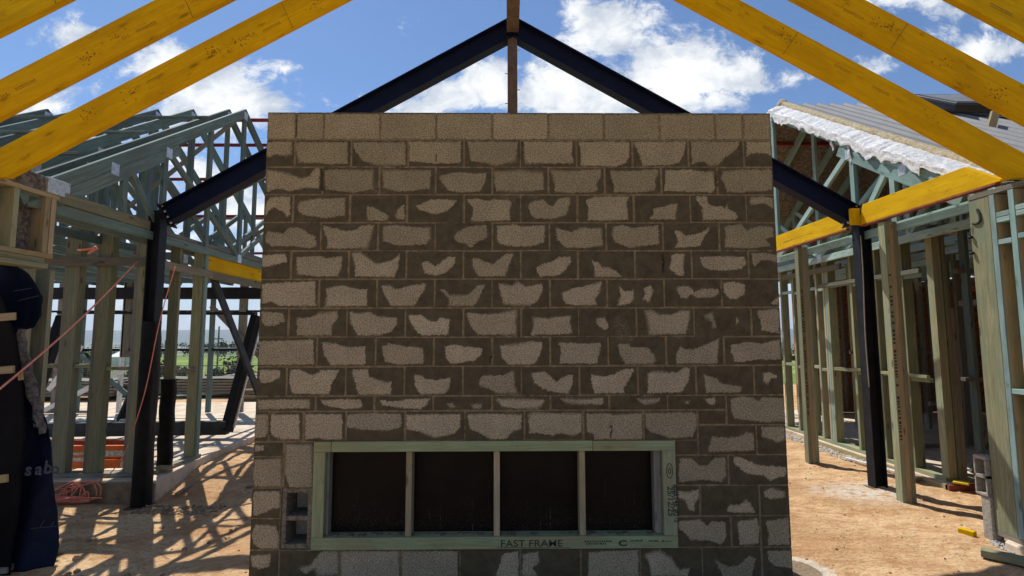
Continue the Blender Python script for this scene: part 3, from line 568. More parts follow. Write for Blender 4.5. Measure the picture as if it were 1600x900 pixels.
# ------------------------------------------------------------------ steel portal frame
PY = 5.6; CX = .07
sp_ = thing('portal_frame', 'black steel portal frame with gabled rafters rising behind the block wall', 'steel frame', (CX, PY, 0))
def ibeam(mb_web, p0, p1, h, bw_, out=(0, 1, 0)):
    """web and flanges; width direction is out"""
    p0, p1 = Vector(p0), Vector(p1); ax = (p1-p0).normalized(); side = Vector(out); nn = side.cross(ax).normalized()
    mb_web.bar(p0, p1, .008, h-.02, nn)
    for s_ in (-1, 1): mb_web.bar(p0+nn*s_*(h/2-.006), p1+nn*s_*(h/2-.006), bw_, .012, nn)
EZ, AZ = 2.93, 5.085   # beam centre line at eaves/apex
for s_, px_, zb in ((-1, -3.80, -.15), (1, 3.91, .0)):
    m_ = MB(); ibeam(m_, (px_, PY, zb), (px_, PY, 2.98), .13, .12, (0, 1, 0)); m_.build('post', 'steel', sp_)
    m_ = MB(); m_.box(px_-.11, px_+.11, PY-.10, PY+.10, zb-.004, zb+.012); m_.build('base_plate', 'brownsteel', sp_, .002)
    m_ = MB(); ibeam(m_, (px_-s_*.08, PY, EZ-.015), (CX-.01*s_, PY, AZ), .215, .14, (0, 1, 0)); rf = m_.build('rafter', 'navysteel', sp_)
    d_ = Vector((CX-px_, 0, AZ-EZ)).normalized(); q0 = Vector((px_-s_*.09, PY, EZ-.005)); nn = Vector((0, 1, 0)).cross(d_).normalized()
    if nn.z < 0: nn = -nn
    m_ = MB(); m_.bar(q0-nn*.15, q0+nn*.13, .15, .014, d_); m_.build('end_plate', 'steel', rf, .002)
    for kx in range(4):
        for sy in (-1, 1):
            c_ = q0+nn*(-.115+.07*kx)+Vector((0, sy*.045, 0))+d_*.012
            bo = MB(); bo.tube([c_, c_+d_*.022], .013, 6); bo.build('bolt', 'galv', rf)
m_ = MB(); m_.box(.012, .122, PY-.055, PY+.055, 3.0, 4.96); m_.build('ridge_post', 'brownsteel', sp_, .003)
for zq, s_ in ((4.83, 1), (4.55, -1), (4.36, 1), (4.2, -1)):
    m_ = MB(); m_.bar((.067, PY, zq), (.067+s_*.085, PY, zq), .008, .008); m_.build('tie_stub', 'galv', sp_)
rb = MB(); rb.box(.003, .138, -1.2, PY-.09, 4.985, 5.20); rb = rb.build('ridge_beam', 'brownsteel', bevel=.003)
tag(rb, 'dark ridge beam running overhead from the apex of the portal frame towards the viewer', 'beam')
wm = MB()
def wrapfn(u, v):
    a = u*2*math.pi; zq = -.16+v*1.93
    rr_ = .070+.008*math.sin(v*9+a*2)*.5+.004*mnoise.noise(Vector((math.cos(a)*3, math.sin(a)*3, v*14)))
    cx_, cy_ = math.cos(a), math.sin(a); q = max(abs(cx_), abs(cy_))**.8
    return (-3.795+rr_*cx_/q, PY+rr_*cy_/q, zq)
wm.grid(wrapfn, 24, 40)
wp = wm.build('post_wrap', 'wrap', sp_)
cw = MB(); pts = [(3.83, PY-.10, 2.68-.045*i+0) for i in range(37)]
cw.tube([(p[0]+.006*math.sin(i*.2)-.0005*i, p[1], p[2]) for i, p in enumerate(pts)], .006, 6)
tag(cw.build('hanging_cable', 'whitecord'), 'pale cable hanging down beside the right steel post', 'cable')

# ------------------------------------------------------------------ yellow rafters
def stamp(mb, P0, A, B, nrm, L):
    """knots clusters and faded ink dashes along a beam face: P0 start, A along, B across, nrm out"""
    x = .25
    while x < L-.3:
        kind = rnd.random(); yb = rnd.uniform(.07, .15)
        if kind < .5:
            for i in range(rnd.randint(10, 34)):
                p = P0+A*(x+rnd.gauss(0, .045))+B*(yb+rnd.gauss(0, .022)); s_ = rnd.uniform(.0018, .0048)
                mb.bar(p-A*s_*rnd.uniform(.7, 2), p+A*s_, s_*2, .0006, nrm)
        else:
            q = 0
            for row in range(2):
                q = 0
                while q < .14:
                    l_ = rnd.uniform(.004, .014); p = P0+A*(x+q)+B*(yb-.013*row+q*.02)
                    mb.bar(p, p+A*l_, .006 if row == 0 else .004, .0006, nrm); q += l_+.004
            for d_ in (.2, .218, .236):
                p = P0+A*(x+d_)+B*yb; mb.bar(p-B*.012, p+B*.012+A*.004, .003, .0006, nrm)
        x += rnd.uniform(.22, .5)
names = ['nearest the block wall', 'second out from the block wall', 'farthest out from the block wall, crossing the corner']
RY = [3.80, 3.29, 2.78, 2.27]
for s_, side in ((-1, 'left'), (1, 'right')):
    for i, y0 in enumerate(RY):
        if i == 3: continue
        ridge_b = 4.92; tn = .577
        zb = lambda x_: ridge_b-tn*abs(x_-.05)
        xs_ = .05+s_*(ridge_b-2.775)/tn
        xe = xs_+s_*.42; c30 = math.sqrt(1+tn*tn); dv = .232*c30
        p = [(CX, y0, zb(CX)), (xs_, y0, 2.775), (xs_+s_*.19, y0, 2.775), (xe, y0, 2.775-.13*1.0), (xe, y0, zb(xe)+dv), (CX, y0, ridge_b+dv-.01)]
        if s_ < 0: p = [(CX-.0, y0, zb(CX)), (xs_, y0, 2.775), (xs_-.02-.19, y0, 2.775), (xe, y0, zb(xe)+.10), (xe, y0, zb(xe)+dv), (CX, y0, ridge_b+dv-.01)]
        r_ = thing('rafter', 'yellow laminated rafter on the %s, %s' % (side, names[i]), 'rafter', (xs_, y0, 2.775), 'yellow rafters')
        mb = MB(); mb.prism(p, (0, -.045, 0)); bd = mb.build('beam', 'lvl', r_, .003)
        mk = MB(); A = Vector((s_, 0, -tn)).normalized(); B = Vector((s_*tn, 0, 1)).normalized()
        stamp(mk, Vector((CX+s_*.05, y0-.0455, zb(CX+s_*.05))), A, B, Vector((0, -1, 0)), 4.1)
        mk.build('knots_and_stamp', 'inklvl', bd)
        jt = MB(); q = Vector((CX, y0-.0455, zb(CX)))+A*(2.15+.5*i+.2*s_)
        jt.bar(q+B*.005, q+B*.225+A*.02*s_, .003, .0007, (0, -1, 0)); jt.build('splice_line', 'ink', bd)

# yellow beams on the right opening
def lvl(name, label, poly_yz, x0, x1, group=None, marks=True):
    t = thing(name, label, 'beam', (x0, poly_yz[0][0], poly_yz[0][1]), group)
    mb = MB(); mb.prism([(x0, y, z_) for y, z_ in poly_yz], (x1-x0, 0, 0)); bd = mb.build('beam', 'lvl', t, .003)
    return t, bd
XB = 3.80
t, bd = lvl('lintel_beam', 'sunlit yellow laminated beam from the near right frame back to the steel post', [(3.86, 2.785), (5.48, 2.785), (5.40, 2.995), (4.16, 2.995), (3.86, 2.80)], XB, XB+.045, 'yellow beams beside the openings')
MB().box(XB-.10, XB-.003, 5.44, 5.478, 2.788, 2.965).build('end_block', 'lvl', t, .003)
MB().box(XB-.004, XB+.05, 3.9, 5.45, 2.768, 2.783).build('lining_strip', 'redwood', t, .002)
t, bd = lvl('lintel_beam', 'short sunlit yellow laminated beam between the steel post and the block wall, right side', [(5.68, 2.79), (7.9, 2.79), (7.9, 3.0), (6.0, 3.0), (5.70, 2.90)], XB, XB+.045, 'yellow beams beside the openings')
MB().box(XB-.004, XB+.05, 5.68, 7.9, 2.772, 2.788).build('lining_strip', 'redwood', t, .002)
mk = MB()
for q in range(26):
    yq = 7.0-.013*q*2; mk.bar((XB-.0005, yq, 2.875+rnd.uniform(-.002, .002)), (XB-.0005, yq-.014, 2.875), .008+rnd.uniform(0, .016)*(q < 9), .0006, (-1, 0, 0))
mk.build('stamp', 'inklvl', bd)
t, bd = lvl('lintel_beam', 'shaded yellow laminated beam behind the left edge of the block wall', [(6.72, 2.46), (9.6, 2.46), (9.6, 2.74), (6.72, 2.74)], -3.93, -3.885, 'yellow beams beside the openings')
MB().box(-3.95, -3.86, 6.75, 9.6, 2.37, 2.455).build('packer_strip', 'grey', t, .002)

# ------------------------------------------------------------------ roof trusses
YE, YA, YF, ZE, ZA = 4.12, 7.42, 10.72, 2.82, 4.95
SL = (ZA-ZE)/(YA-YE)
def zc(y): return ZA-abs(y-YA)*SL
def make_truss(x, m, label, group):
    t = thing('roof_truss', label, 'roof truss', (x, YE, ZE), group)
    tk = .042
    nrm = lambda s_: Vector((0, -SL*s_, 1)).normalized()
    def chord(y0, y1, drop, dep, name='top_chord', mm=m):
        s_ = 1 if y1 <= YA else -1
        nn = Vector((0, -s_*SL, 1)).normalized()
        a, b_ = Vector((x, y0, zc(y0)))-nn*(drop+dep/2), Vector((x, y1, zc(y1)))-nn*(drop+dep/2)
        MB().bar(a, b_, tk, dep, nn).build(name, mm, t, .002)
    chord(YE-.1, YA, 0, .12); chord(YA, YF+.1, 0, .12)
    chord(YE+.15, 5.86, .122, .12, 'heel_chord')
    MB().bar((x, YE, ZE-.12), (x, YF, ZE-.12), tk, .09, (0, 0, 1)).build('bottom_chord', m, t, .002)
    zb_ = ZE-.08
    for y, nm in ((YA, 'king_post'), (5.74, 'web'), (5.15, 'web'), (9.1, 'web'))+(((6.6, 'web'), (8.3, 'web')) if x < 0 else ()):
        MB().bar((x+.001, y, zb_), (x+.001, y, zc(y)-.13-(.12 if y < 5.8 else 0)), tk, .07, (0, 1, 0)).build(nm, m, t, .002)
    for (ya, yb_, top_drop) in ((5.80, YA-.04, .2), (9.04, YA+.04, .12), (5.25, 5.72, .26)):
        p0, p1 = Vector((x-.001, ya, zc(ya)-top_drop)), Vector((x-.001, yb_, zb_+.02))
        dd_ = (p1-p0).normalized(); MB().bar(p0, p1, tk-.004, .07, Vector((1, 0, 0)).cross(dd_)).build('web', m, t, .002)
    for (y, z_) in ((5.78, zc(5.78)-.19), (YA, zb_-.01), (5.0, zc(5.0)-.13), (4.45, zc(4.45)-.13), (YA, ZA-.1)):
        mb = MB()
        for s_ in (-1, 1): mb.box(x+s_*(tk/2+.001)-.001, x+s_*(tk/2+.001)+.001, y-.05, y+.05, z_-.07, z_+.045)
        mb.build('nail_plate', 'galv', t)
    return t
def place_trusses(t0, x0, xs_, labels):
    for x, lb in zip(xs_, labels):
        c_ = copy_tree(t0); c_.location.x = x; c_['label'] = lb
ordn = ['second', 'third', 'fourth', 'fifth', 'sixth', 'seventh', 'eighth', 'ninth', 'tenth', 'eleventh']
t0 = make_truss(-3.86, 'teald', 'open teal timber roof truss on the left, first one in from the block wall', 'open roof trusses on the left')
lx = [-4.10, -4.63, -5.15, -5.69, -6.22, -6.76, -7.3, -7.85, -8.4]
place_trusses(t0, -3.86, lx, ['open teal timber roof truss on the left, %s one in from the block wall' % o for o in ordn])
t1 = make_truss(3.96, 'teal', 'sunlit teal timber truss at the open verge of the clad roof on the right', 'roof trusses under the clad roof')
rx_ = [4.56, 5.16, 5.76, 6.36, 6.96, 7.56, 8.16]
place_trusses(t1, 3.96, rx_, ['shaded timber truss under the clad roof, %s one in from the open verge' % o for o in ordn])
for i, y in enumerate((7.60, 7.98, 8.56, 9.28, 10.12)):
    o = MB().box(-9.2, -3.2 if i else -3.6, y-.02, y+.02, zc(y)+.002, zc(y)+.047).build('roof_batten', 'red', bevel=.002)
    tag(o, 'red steel batten across the far slope of the open trusses, %s from the ridge' % (['first']+ordn)[i], 'batten', 'red roof battens')
for i, y in enumerate((6.75, 5.9, 5.0)):
    o = MB().box(-9.2, -4.2 if i else -4.0, y-.02, y+.02, zc(y)+.002, zc(y)+.03).build('roof_batten', 'teald', bevel=.002)
    tag(o, 'grey timber batten across the near slope of the open trusses, %s from the ridge' % (['first']+ordn)[i], 'batten', 'timber roof battens')
for i, (x0, y0, z0, x1, y1, z1, lb) in enumerate(((-3.9, 7.3, 4.75, -5.6, 6.9, 2.9, 'thin timber brace crossing the open trusses below the ridge'), (-4.0, 6.6, 4.25, -6.2, 6.3, 2.85, 'brown timber brace slanting across the middle of the open trusses'),
                                                (-3.9, 9.1, 3.75, -5.3, 9.0, 2.8, 'timber brace low between the far webs of the open trusses'),
    (-4.0, 5.3, 3.35, -5.9, 6.2, 4.0, 'timber brace rising leftwards near the eaves of the open trusses'), (-3.95, 8.3, 4.2, -6.4, 8.2, 2.8, 'long timber brace slanting down leftwards behind the ridge of the open trusses'), (-6.9, 7.3, 4.7, -4.4, 7.1, 2.8, 'timber brace slanting down rightwards under the ridge of the open trusses'))):
    tag(MB().bar((x0, y0, z0), (x1, y1, z1), .03, .055).build('roof_brace', 'grey', bevel=.002), lb, 'brace', 'timber braces in the open roof')
tag(MB().box(-9, -3.5, 9.9, 9.94, 3.86, 3.95).build('roof_purlin', 'grey', bevel=.002), 'long grey timber rail behind the open trusses, between two red battens', 'rail')

# right roof cladding
def sheet_fn(xa, xb, ya, yb, dz, rib=True):
    mb = MB(); nn = Vector((0, -SL if ya < YA else SL, 1)).normalized(); prof = []
    x = xa
    while x < xb-1e-6:
        prof += [(x, .0), (x+.085, .0), (x+.098, .03), (x+.122, .03), (x+.135, 0)]; x += .2
    prof.append((x, 0))
    yrange = [ya, (ya+yb)/2, yb]
    for (x0, h0), (x1, h1) in zip(prof[:-1], prof[1:]):
        if not rib: h0 = h1 = 0
        for y0, y1 in zip(yrange[:-1], yrange[1:]):
            mb.quad([Vector((a, y, zc(y)+dz))+nn*h for a, y, h in ((x0, y0, h0), (x1, y0, h1), (x1, y1, h1), (x0, y1, h0))])
    bmesh.ops.remove_doubles(mb.bm, verts=mb.bm.verts, dist=.0005)
    return mb
rf = thing('clad_roof', 'grey ribbed steel roof with foil blanket on the right wing', 'roof', (4.14, YE, zc(YE)))
sheet_fn(4.14, 11.6, YE-.12, YA, .085).build('roof_sheet', 'sheet', rf, solid=.003)
sheet_fn(4.14, 11.6, YA, YF+.1, .085).build('roof_sheet', 'sheet', rf, solid=.003)
def foilfn(y0, y1, xa=4.0, xb=11.6):
    def f(u, v):
        x = xa+(xb-xa)*u; y = y0+(y1-y0)*v
        return (x, y, zc(y)+.045+.03*mnoise.noise(Vector((x*3, y*3, 1)))-.05*abs(math.sin(x*math.pi/.6))*.4+.012*mnoise.noise(Vector((x*14, y*14, 2))))
    return f
MB().grid(foilfn(YE-.05, YA-.02), 160, 50).build('foil_lining', 'foil', rf, solid=.002)
MB().grid(foilfn(YA+.02, YF), 160, 50).build('foil_lining', 'foil', rf, solid=.002)
def vfoil(u, v):     # blanket lapped over the verge truss, ragged lower edge
    y = 4.15+(YA+.05-4.15)*u
    rag = .105+.08*mnoise.noise(Vector((y*2.3, 0, 3)))+.06*mnoise.noise(Vector((y*8, 2, 3)))+.05*max(0, mnoise.noise(Vector((y*21, 2, 3))))
    if 4.15 < y < 4.75: rag *= .3
    t_ = v
    zt = zc(y)+.10 - t_*(.10+max(.0, rag))
    x = 4.16-.262*min(1, t_*2.2)**.8 + .008*mnoise.noise(Vector((y*9, t_*4, 5)))
    return (x-.012*math.sin(y*31+t_*3)*.4, y, zt+.012*abs(mnoise.noise(Vector((y*16, t_*7, 8)))))
MB().grid(vfoil, 260, 14, False).build('foil_blanket', 'whitefoil', rf, solid=.003)
def wool(u, v):
    y = 4.2+(YA+.06-4.2)*u; a = v*2*math.pi
    rr_ = .05+.014*mnoise.noise(Vector((y*6, a, 0)))+.012*mnoise.noise(Vector((y*22, a*3, 0)))+(.035 if u > .97 else 0)
    return (4.13+rr_*math.cos(a), y, zc(y)+.095+rr_*1.0*math.sin(a))
MB().grid(wool, 220, 10).build('insulation_roll', 'wool', rf)
for (yq, dl) in ((6.05, .20), (5.75, .26), (5.25, .12)):
    m_ = MB(); m_.grid(lambda u, v: (3.93+.012*math.sin(v*9), yq-.03+.06*u*(1-.6*v)+.01*math.sin(v*7), zc(yq)-.05-dl*v), 4, 8); m_.build('torn_foil', 'whitefoil', rf, solid=.004)
MB().box(3.97, 4.15, 4.72, 4.78, zc(4.75)+.0, zc(4.75)+.05).build('batten_end', 'red', rf, .002)
MB().box(4.02, 11, 7.9, 7.94, zc(7.9)-.045, zc(7.9)-.0).build('ceiling_batten', 'red', rf, .002)
fl = MB()
nn = Vector((0, -SL, 1)).normalized()
def onroof(x, y, h): return Vector((x, y, zc(y)+.085))+nn*h
fl.prism([onroof(x, y, .036) for x, y in ((5.4, 7.39), (11.5, 7.39), (11.5, 5.5), (8.3, 5.75), (6.3, 6.35))], nn*.004)
fl.build('flashing_apron', 'flash', rf)
skl = thing('skylight', 'black framed skylight raised off the grey roof near the ridge', 'skylight', tuple(onroof(6.55, 6.6, .04)))
sk_ = MB(); sk_.prism([onroof(x, y, .0421) for x, y in ((5.95, 6.62), (6.95, 6.62), (6.95, 7.25), (5.95, 7.25))], nn*.09); sk_.build('kerb', 'skyframe', skl, .004)
sk_ = MB(); sk_.prism([onroof(x, y, .133) for x, y in ((5.88, 6.56), (7.02, 6.56), (7.02, 7.30), (5.88, 7.30))], nn*.04); sk_.build('frame', 'skyframe', skl, .006)
sk_ = MB(); sk_.prism([onroof(x, y, .174) for x, y in ((5.96, 6.64), (6.94, 6.64), (6.94, 7.22), (5.96, 7.22))], nn*.006); sk_.build('glass', 'sheet', skl)
pr = MB(); a = at(1545, 214, y=5.9); b_ = at(1555, 175, y=5.9); pr.bar(a-Vector((.06, 0, .35)), b_, .045, .09, (1, 0, 0)) if False else pr.bar(a-Vector((.10, 0, .30)), b_, .09, .035, (0, 1, 0))
tag(pr.build('roof_prop', 'pale', bevel=.002), 'short yellow pine prop sticking up above the grey roof', 'prop')

# ------------------------------------------------------------------ stud frames
def frame(name, label, loc, group=None): return thing(name, label, 'wall frame', loc, group)
def bx(nm, m, par, x0, x1, y0, y1, z0, z1, bv=.002): return MB().box(x0, x1, y0, y1, z0, z1).build(nm, m, par, bv)
# left wing, frame facing the viewer and its return
f = frame('stud_frame', 'open green stud frame on the left slab behind the coral cord coil', (-4.6, 5.9, .08))
bx('bottom_plate', 'grey', f, -6.4, -3.94, 5.85, 5.97, .081, .125)
bx('top_plate', 'grey', f, -6.4, -4.05, 5.85, 5.97, 2.81, 2.85)
for x0, x1 in ((-4.95, -4.82), (-4.59, -4.465), (-4.16, -4.025), (-5.44, -5.31), (-5.96, -5.83)):
    bx('stud', 'green', f, x0, x1, 5.86, 5.955, .126, 2.808)
    bx('stud', 'grey', f, x0-.047, x0-.003, 5.87, 5.965, .126, 2.808)
for x0, x1 in ((-4.815, -4.64), (-4.46, -4.21), (-5.3, -5.0)): bx('nogging', 'green', f, x0, x1, 5.87, 5.96, 1.235+.03*(x0 < -4.6), 1.275+.03*(x0 < -4.6))
bx('rail', 'grey', f, -5.3, -3.93, 5.79, 5.84, 2.40, 2.495)
f = frame('stud_frame', 'return stud frame with a black wrapped stud running back from the left steel post', (-3.9, 6.2, .10))
bx('bottom_plate', 'grey', f, -3.99, -3.89, 5.98, 6.8, .081, .125)
bx('top_plate', 'grey', f, -3.99, -3.86, 5.72, 9.6, 2.755, 2.80)
bx('top_plate', 'teald', f, -3.985, -3.865, 6.9, 9.6, 2.803, 2.845)
bx('stud', 'green', f, -4.02, -3.905, 6.18, 6.225, .126, 2.753)
bx('stud', 'green', f, -4.005, -3.89, 6.62, 6.665, .126, 2.753)
bx('stud', 'teal', f, -3.885, -3.86, 6.64, 6.70, .126, 2.753)
bx('nogging', 'grey', f, -3.97, -3.90, 6.23, 6.615, 1.18, 1.22)
bx('rail', 'grey', f, -3.885, -3.845, 5.79, 6.78, 2.37, 2.46)
w_ = MB(); w_.grid(lambda u, v: (-3.965+.078*math.copysign(abs(math.cos(u*2*math.pi))**.5, math.cos(u*2*math.pi))+.006*math.sin(v*17), 6.2+.05*math.copysign(abs(math.sin(u*2*math.pi))**.5, math.sin(u*2*math.pi)), .13+v*.98), 20, 16)
w_.build('stud_wrap', 'wrap', f)
o = MB().bar((-3.84, 4.30, 2.80), (-3.86, 5.54, 2.80), .045, .10).build('wall_plate', 'green', bevel=.002)
tag(o, 'timber plate running back from the near left frame to the left steel post', 'wall plate')
o = MB().bar(at(314, 385, y=6.80), at(404, 615, y=8.1), .035, .13, (0, 1, 0)).build('wall_brace', 'wrapgrey', bevel=.002)
tag(o, 'grey timber brace leaning from the shaded yellow beam behind the left wall edge', 'brace')
# far wall of the left wing
f = frame('stud_frame', 'far dark stud frame at the back of the left wing with a black steel lintel', (-6.5, 10.6, .1))
yb = 10.6
bx('lintel', 'steel', f, -9.6, -3.9, yb-.1, yb+.1, 2.37, 2.60)
bx('rail', 'steel', f, -9.6, -3.9, yb-.03, yb+.03, 2.10, 2.14)
bx('sill_rail', 'steel', f, -9.6, -3.9, yb-.03, yb+.03, 1.32, 1.37)
bx('bottom_plate', 'grey', f, -9.6, -8.0, yb-.045, yb+.045, .101, .145)
bx('top_plate', 'teald', f, -9.6, -3.9, yb-.06, yb+.06, 2.70, 2.745)
for pxx, wd, z0, mm in ((66, .16, .146, 'grey'), (92, .09, .146, 'grey'), (127, .05, .146, 'teald'), (158, .05, .146, 'teald'), (197, .15, 1.2, 'grey'), (192, .05, .10, 'galv'), (240, .05, .10, 'teald'), (330, .07, .10, 'teald'), (378, .14, .10, 'grey')):
    x = at(pxx, 540, y=yb).x; bx('stud', mm, f, x-wd/2, x+wd/2, yb-.045, yb+.045, z0, 2.698)
for a, b_, mm in (((55, 495), (205, 622), 'teald'), ((205, 572), (62, 645), 'galv'), ((330, 478), (408, 560), 'grey'), ((128, 540), (76, 610), 'galv')):
    MB().bar(at(*a, y=yb-.1), at(*b_, y=yb-.1), .04, .09, (0, 0, 1)).build('brace', mm, f, .002)
f = thing('door_frame', 'askew black steel door frame on the far side of the left slab', 'door frame', tuple(at(220, 680, z=.1)))
for a, b_, wd, mm, nm in ((at(40, 672, y=8.0), at(356, 668, y=8.0), .20, 'wrapgrey', 'sill'), (at(354, 674, y=8.0), at(401, 494, y=8.5), .15, 'wrap', 'jamb'),
                     (at(48, 640, y=8.0), at(98, 495, y=8.5), .15, 'wrap', 'jamb'), (at(93, 488, y=8.5), at(400, 490, y=8.5), .05, 'steel', 'head')):
    MB().bar(a, b_, .12, wd, (0, 0, 1)).build(nm, mm, f, .006)
MB().bar(at(363, 668, y=8.05), at(408, 497, y=8.55), .04, .07, (1, 0, 0)).build('jamb_lining', 'galv', f, .002)
MB().tube([at(95, 657, y=8.1), at(222, 658, y=8.1)], .035, 8).build('pipe', 'label', f)
MB().bar(at(186, 662, y=8.1), at(214, 596, y=8.3), .06, .1).build('strut', 'wrap', f, .003)

# near left frame with lintel box
XL = -3.80
f = frame('stud_frame', 'near left timber frame with boxed head over the navy membrane', (XL-.07, 3.9, .0))
bx('top_plate', 'pale', f, XL-.15, XL, 2.9, 4.36, 2.762, 2.80)
bx('head_plate', 'pale', f, XL-.15, XL, 2.9, 4.34, 2.255, 2.295)
for i, z0 in enumerate((2.17, 2.212)): bx('packer', 'green', f, XL-.15, XL+.004*i, 3.75, 4.30-.04*i, z0, z0+.040)
for y0, mm in ((4.29, 'pale'), (4.235, 'pale'), (3.96, 'green'), (3.45, 'green')): bx('jack_stud', mm, f, XL-.148, XL-.002, y0, y0+.045, 2.296, 2.761)
bx('batt', 'batt', f, XL-.147, XL-.11, 3.50, 3.955+.28, 2.30, 2.758)
bx('stud', 'green', f, XL-.15, XL-.03, 4.36, 4.405, -.1, 2.168)
ic = thing('insulation_piece', 'grey insulation block and galvanised strap on top of the near left frame', 'insulation', (XL-.07, 4.1, 2.80))
bx('batt', 'batt', ic, XL-.14, XL-.01, 3.98, 4.22, 2.801, 2.93, .004); bx('strap', 'galv', ic, XL-.10, XL+.01, 4.23, 4.40, 2.801, 2.93, .002)

# wall membrane
prof = [(-.14, -3.46), (.0, -3.445), (.12, -3.45), (.30, -3.475), (.55, -3.53), (.8, -3.585), (1.05, -3.66), (1.25, -3.74), (1.45, -3.80), (1.62, -3.84), (1.70, -3.80), (1.78, -3.755), (1.92, -3.745), (2.04, -3.79), (2.13, -3.86), (2.19, -3.95), (2.22, -4.06)]
pz = [p[0] for p in prof]; pxr = [p[1] for p in prof]
def memb(u, v):
    z_ = -.14+v*(2.22+.14); xr = float(np.interp(z_, pz, pxr)); x = -4.7+(xr+4.7)*u
    y = 4.22+.07*math.sin(u*7+z_*1.3)+.05*mnoise.noise(Vector((x*2.5, z_*1.8, 0)))+.03*mnoise.noise(Vector((x*9, z_*1.2, 7)))+.012*mnoise.noise(Vector((x*22, z_*9, 2)))-.10*u*(1 if z_ < 1.68 else .3)
    return (x, y, z_)
mt = thing('wall_membrane', 'navy building wrap hanging from the near left frame down to the ground', 'building wrap', (-4.1, 4.2, -.14))
mm_ = MB().grid(memb, 60, 110).build('sheet', 'navy', mt, solid=.003)
def bl(u, v):
    z_ = -.14+v*2.2; xr = float(np.interp(z_, [-.14, .3, .9, 1.6, 1.75, 2.06], [-3.66, -3.62, -3.60, -3.70, -3.76, -3.90]))
    x = -4.7+(xr+4.7)*u
    return (x, 3.96+.03*math.sin(u*9+z_)+.03*mnoise.noise(Vector((x*3, z_*2, 5)))+.05*u, z_)
MB().grid(bl, 40, 60).build('backing_sheet', 'blackmem', mt, solid=.003)
def edge_(u, v):
    z_ = .86+v*.81; xr = float(np.interp(z_, pz, pxr)); k_ = math.sin(v*math.pi)*.05+.012
    return (xr-.004+k_*(u-.3), 4.12+.05*u+.01*math.sin(v*30), z_)
MB().grid(edge_, 4, 40).build('folded_edge', 'batt', mt, solid=.002)
rt = Matrix.Rotation(R(6), 3, 'Y') @ ROT_FRONT
for ch, pxx, pyy, sz in (('s', 38, 742, .13), ('a', 54, 741, .12), ('b', 67, 739, .13), ('o', 79, 739, .11)):
    p = at(pxx, pyy, y=4.0); text(ch, sz, p, rt, 'memtext', mt, bold=.003)
text('www.', .075, at(50, 668, y=4.03), rt, 'memtext', mt)
ln = MB()
for a, b_ in (((48, 826), (90, 822)), ((62, 825), (70, 812)), ((80, 823), (84, 815)), ((28, 470), (60, 462)), ((20, 455), (50, 450))):
    ln.bar(at(*a, y=4.01), at(*b_, y=4.01), .003, .004, (0, 1, 0))
for q in range(3):
    for w0 in range(5): ln.bar(at(50+w0*4, 655-q*6, y=4.01), at(52.5+w0*4, 655-q*6, y=4.01), .003, .006, (0, 0, 1))
ln.build('printed_lines', 'memtext', mt)
for i, (pyy, ln_) in enumerate(((497, 24), (580, 22), (750, 12))):
    p = at(-14, pyy, y=3.90); q = at(ln_, pyy-3, y=3.90)
    o = MB().bar(p, q, .02, .055, (0, 0, 1)).build('batten_offcut', 'pale', bevel=.002)
    tag(o, '%s brown batten pinning the black wrap at the left edge' % ('upper', 'middle', 'lowest')[i], 'batten', 'battens on the wrap')

# cords
def smooth(pts, n_=8):
    P = [Vector(p) for p in pts]; out = []
    for i in range(len(P)-1):
        a, b_, c_, d_ = P[max(i-1, 0)], P[i], P[i+1], P[min(i+2, len(P)-1)]
        for k_ in range(n_):
            t_ = k_/n_; out.append(.5*((2*b_)+(c_-a)*t_+(2*a-5*b_+4*c_-d_)*t_*t_+(3*b_-a-3*c_+d_)*t_**3))
    return out+[P[-1]]
cc = at(138, 776, z=-.125); pts = []; rq = random.Random(4)
for lp in range(13):
    ra, rb2 = rq.uniform(.13, .30), rq.uniform(.10, .26); ox, oy = rq.uniform(-.16, .08), rq.uniform(-.18, .02)
    big = lp in (3, 6, 8, 11); tl = rq.uniform(-1.2, 1.2)
    for k_ in range(9):
        a = k_/9*2*math.pi+lp*.35; q = ra*math.cos(a), rb2*math.sin(a)*(.55 if big else 1)
        x_, y_ = q[0]*math.cos(tl)-q[1]*math.sin(tl)*.4+ox, q[0]*math.sin(tl)*.4+q[1]*math.cos(tl)+oy
        z_ = .006+.0045*lp+rq.uniform(0, .012)
        if big: x_ = x_*.75+.13; y_ = min(.02, y_*.5); z_ += .17*(max(0, math.sin(a)+.35)/1.35)**.8
        gz = ground_z(cc.x+x_, min(cc.y+y_, 5.65))+.008
        pts.append(Vector((cc.x+x_, min(cc.y+y_, 5.66), gz+z_)))
coil = MB(); coil.tube(smooth(pts, 6), .0062, 6)
e_ = pts[-1]; end = Vector((-3.83, 5.56, 2.40))
run = [e_, e_+Vector((.1, .05, .06)), at(172, 740, y=5.62), at(220, 635, y=5.47), at(250, 500, y=5.5), at(274, 416, y=5.55)]
coil.tube(smooth(run, 6), .0045, 6)
tag(coil.build('extension_cord', 'cord'), 'tangled coral extension cord coiled on the ground and hooked up over the rail', 'cord')
rope = MB(); a, b_ = at(-25, 628, y=3.6), at(214, 409, y=5.55)
rope.tube([a.lerp(b_, t_/20)-Vector((0, 0, .05*math.sin(t_/20*math.pi))) for t_ in range(21)], .0075, 6)
lt = tag(rope.build('extension_cord', 'cord', base=tuple(a)), 'taut coral cord with paper tag, slanting from left edge up to the rail', 'cord')
p = a.lerp(b_, .165)-Vector((0, 0, .05*math.sin(.165*math.pi)))
MB().bar(p, p+Vector((.012, 0, -.06)), .04, .003, (0, 1, 0)).build('paper_tag', 'pale', lt)
cl = MB(); cl.tube(smooth([at(122, 391, y=5.6), at(140, 389, y=5.6), at(150, 386, y=5.6), at(138, 396, y=5.6), at(152, 388, y=5.6)], 5), .012, 6)
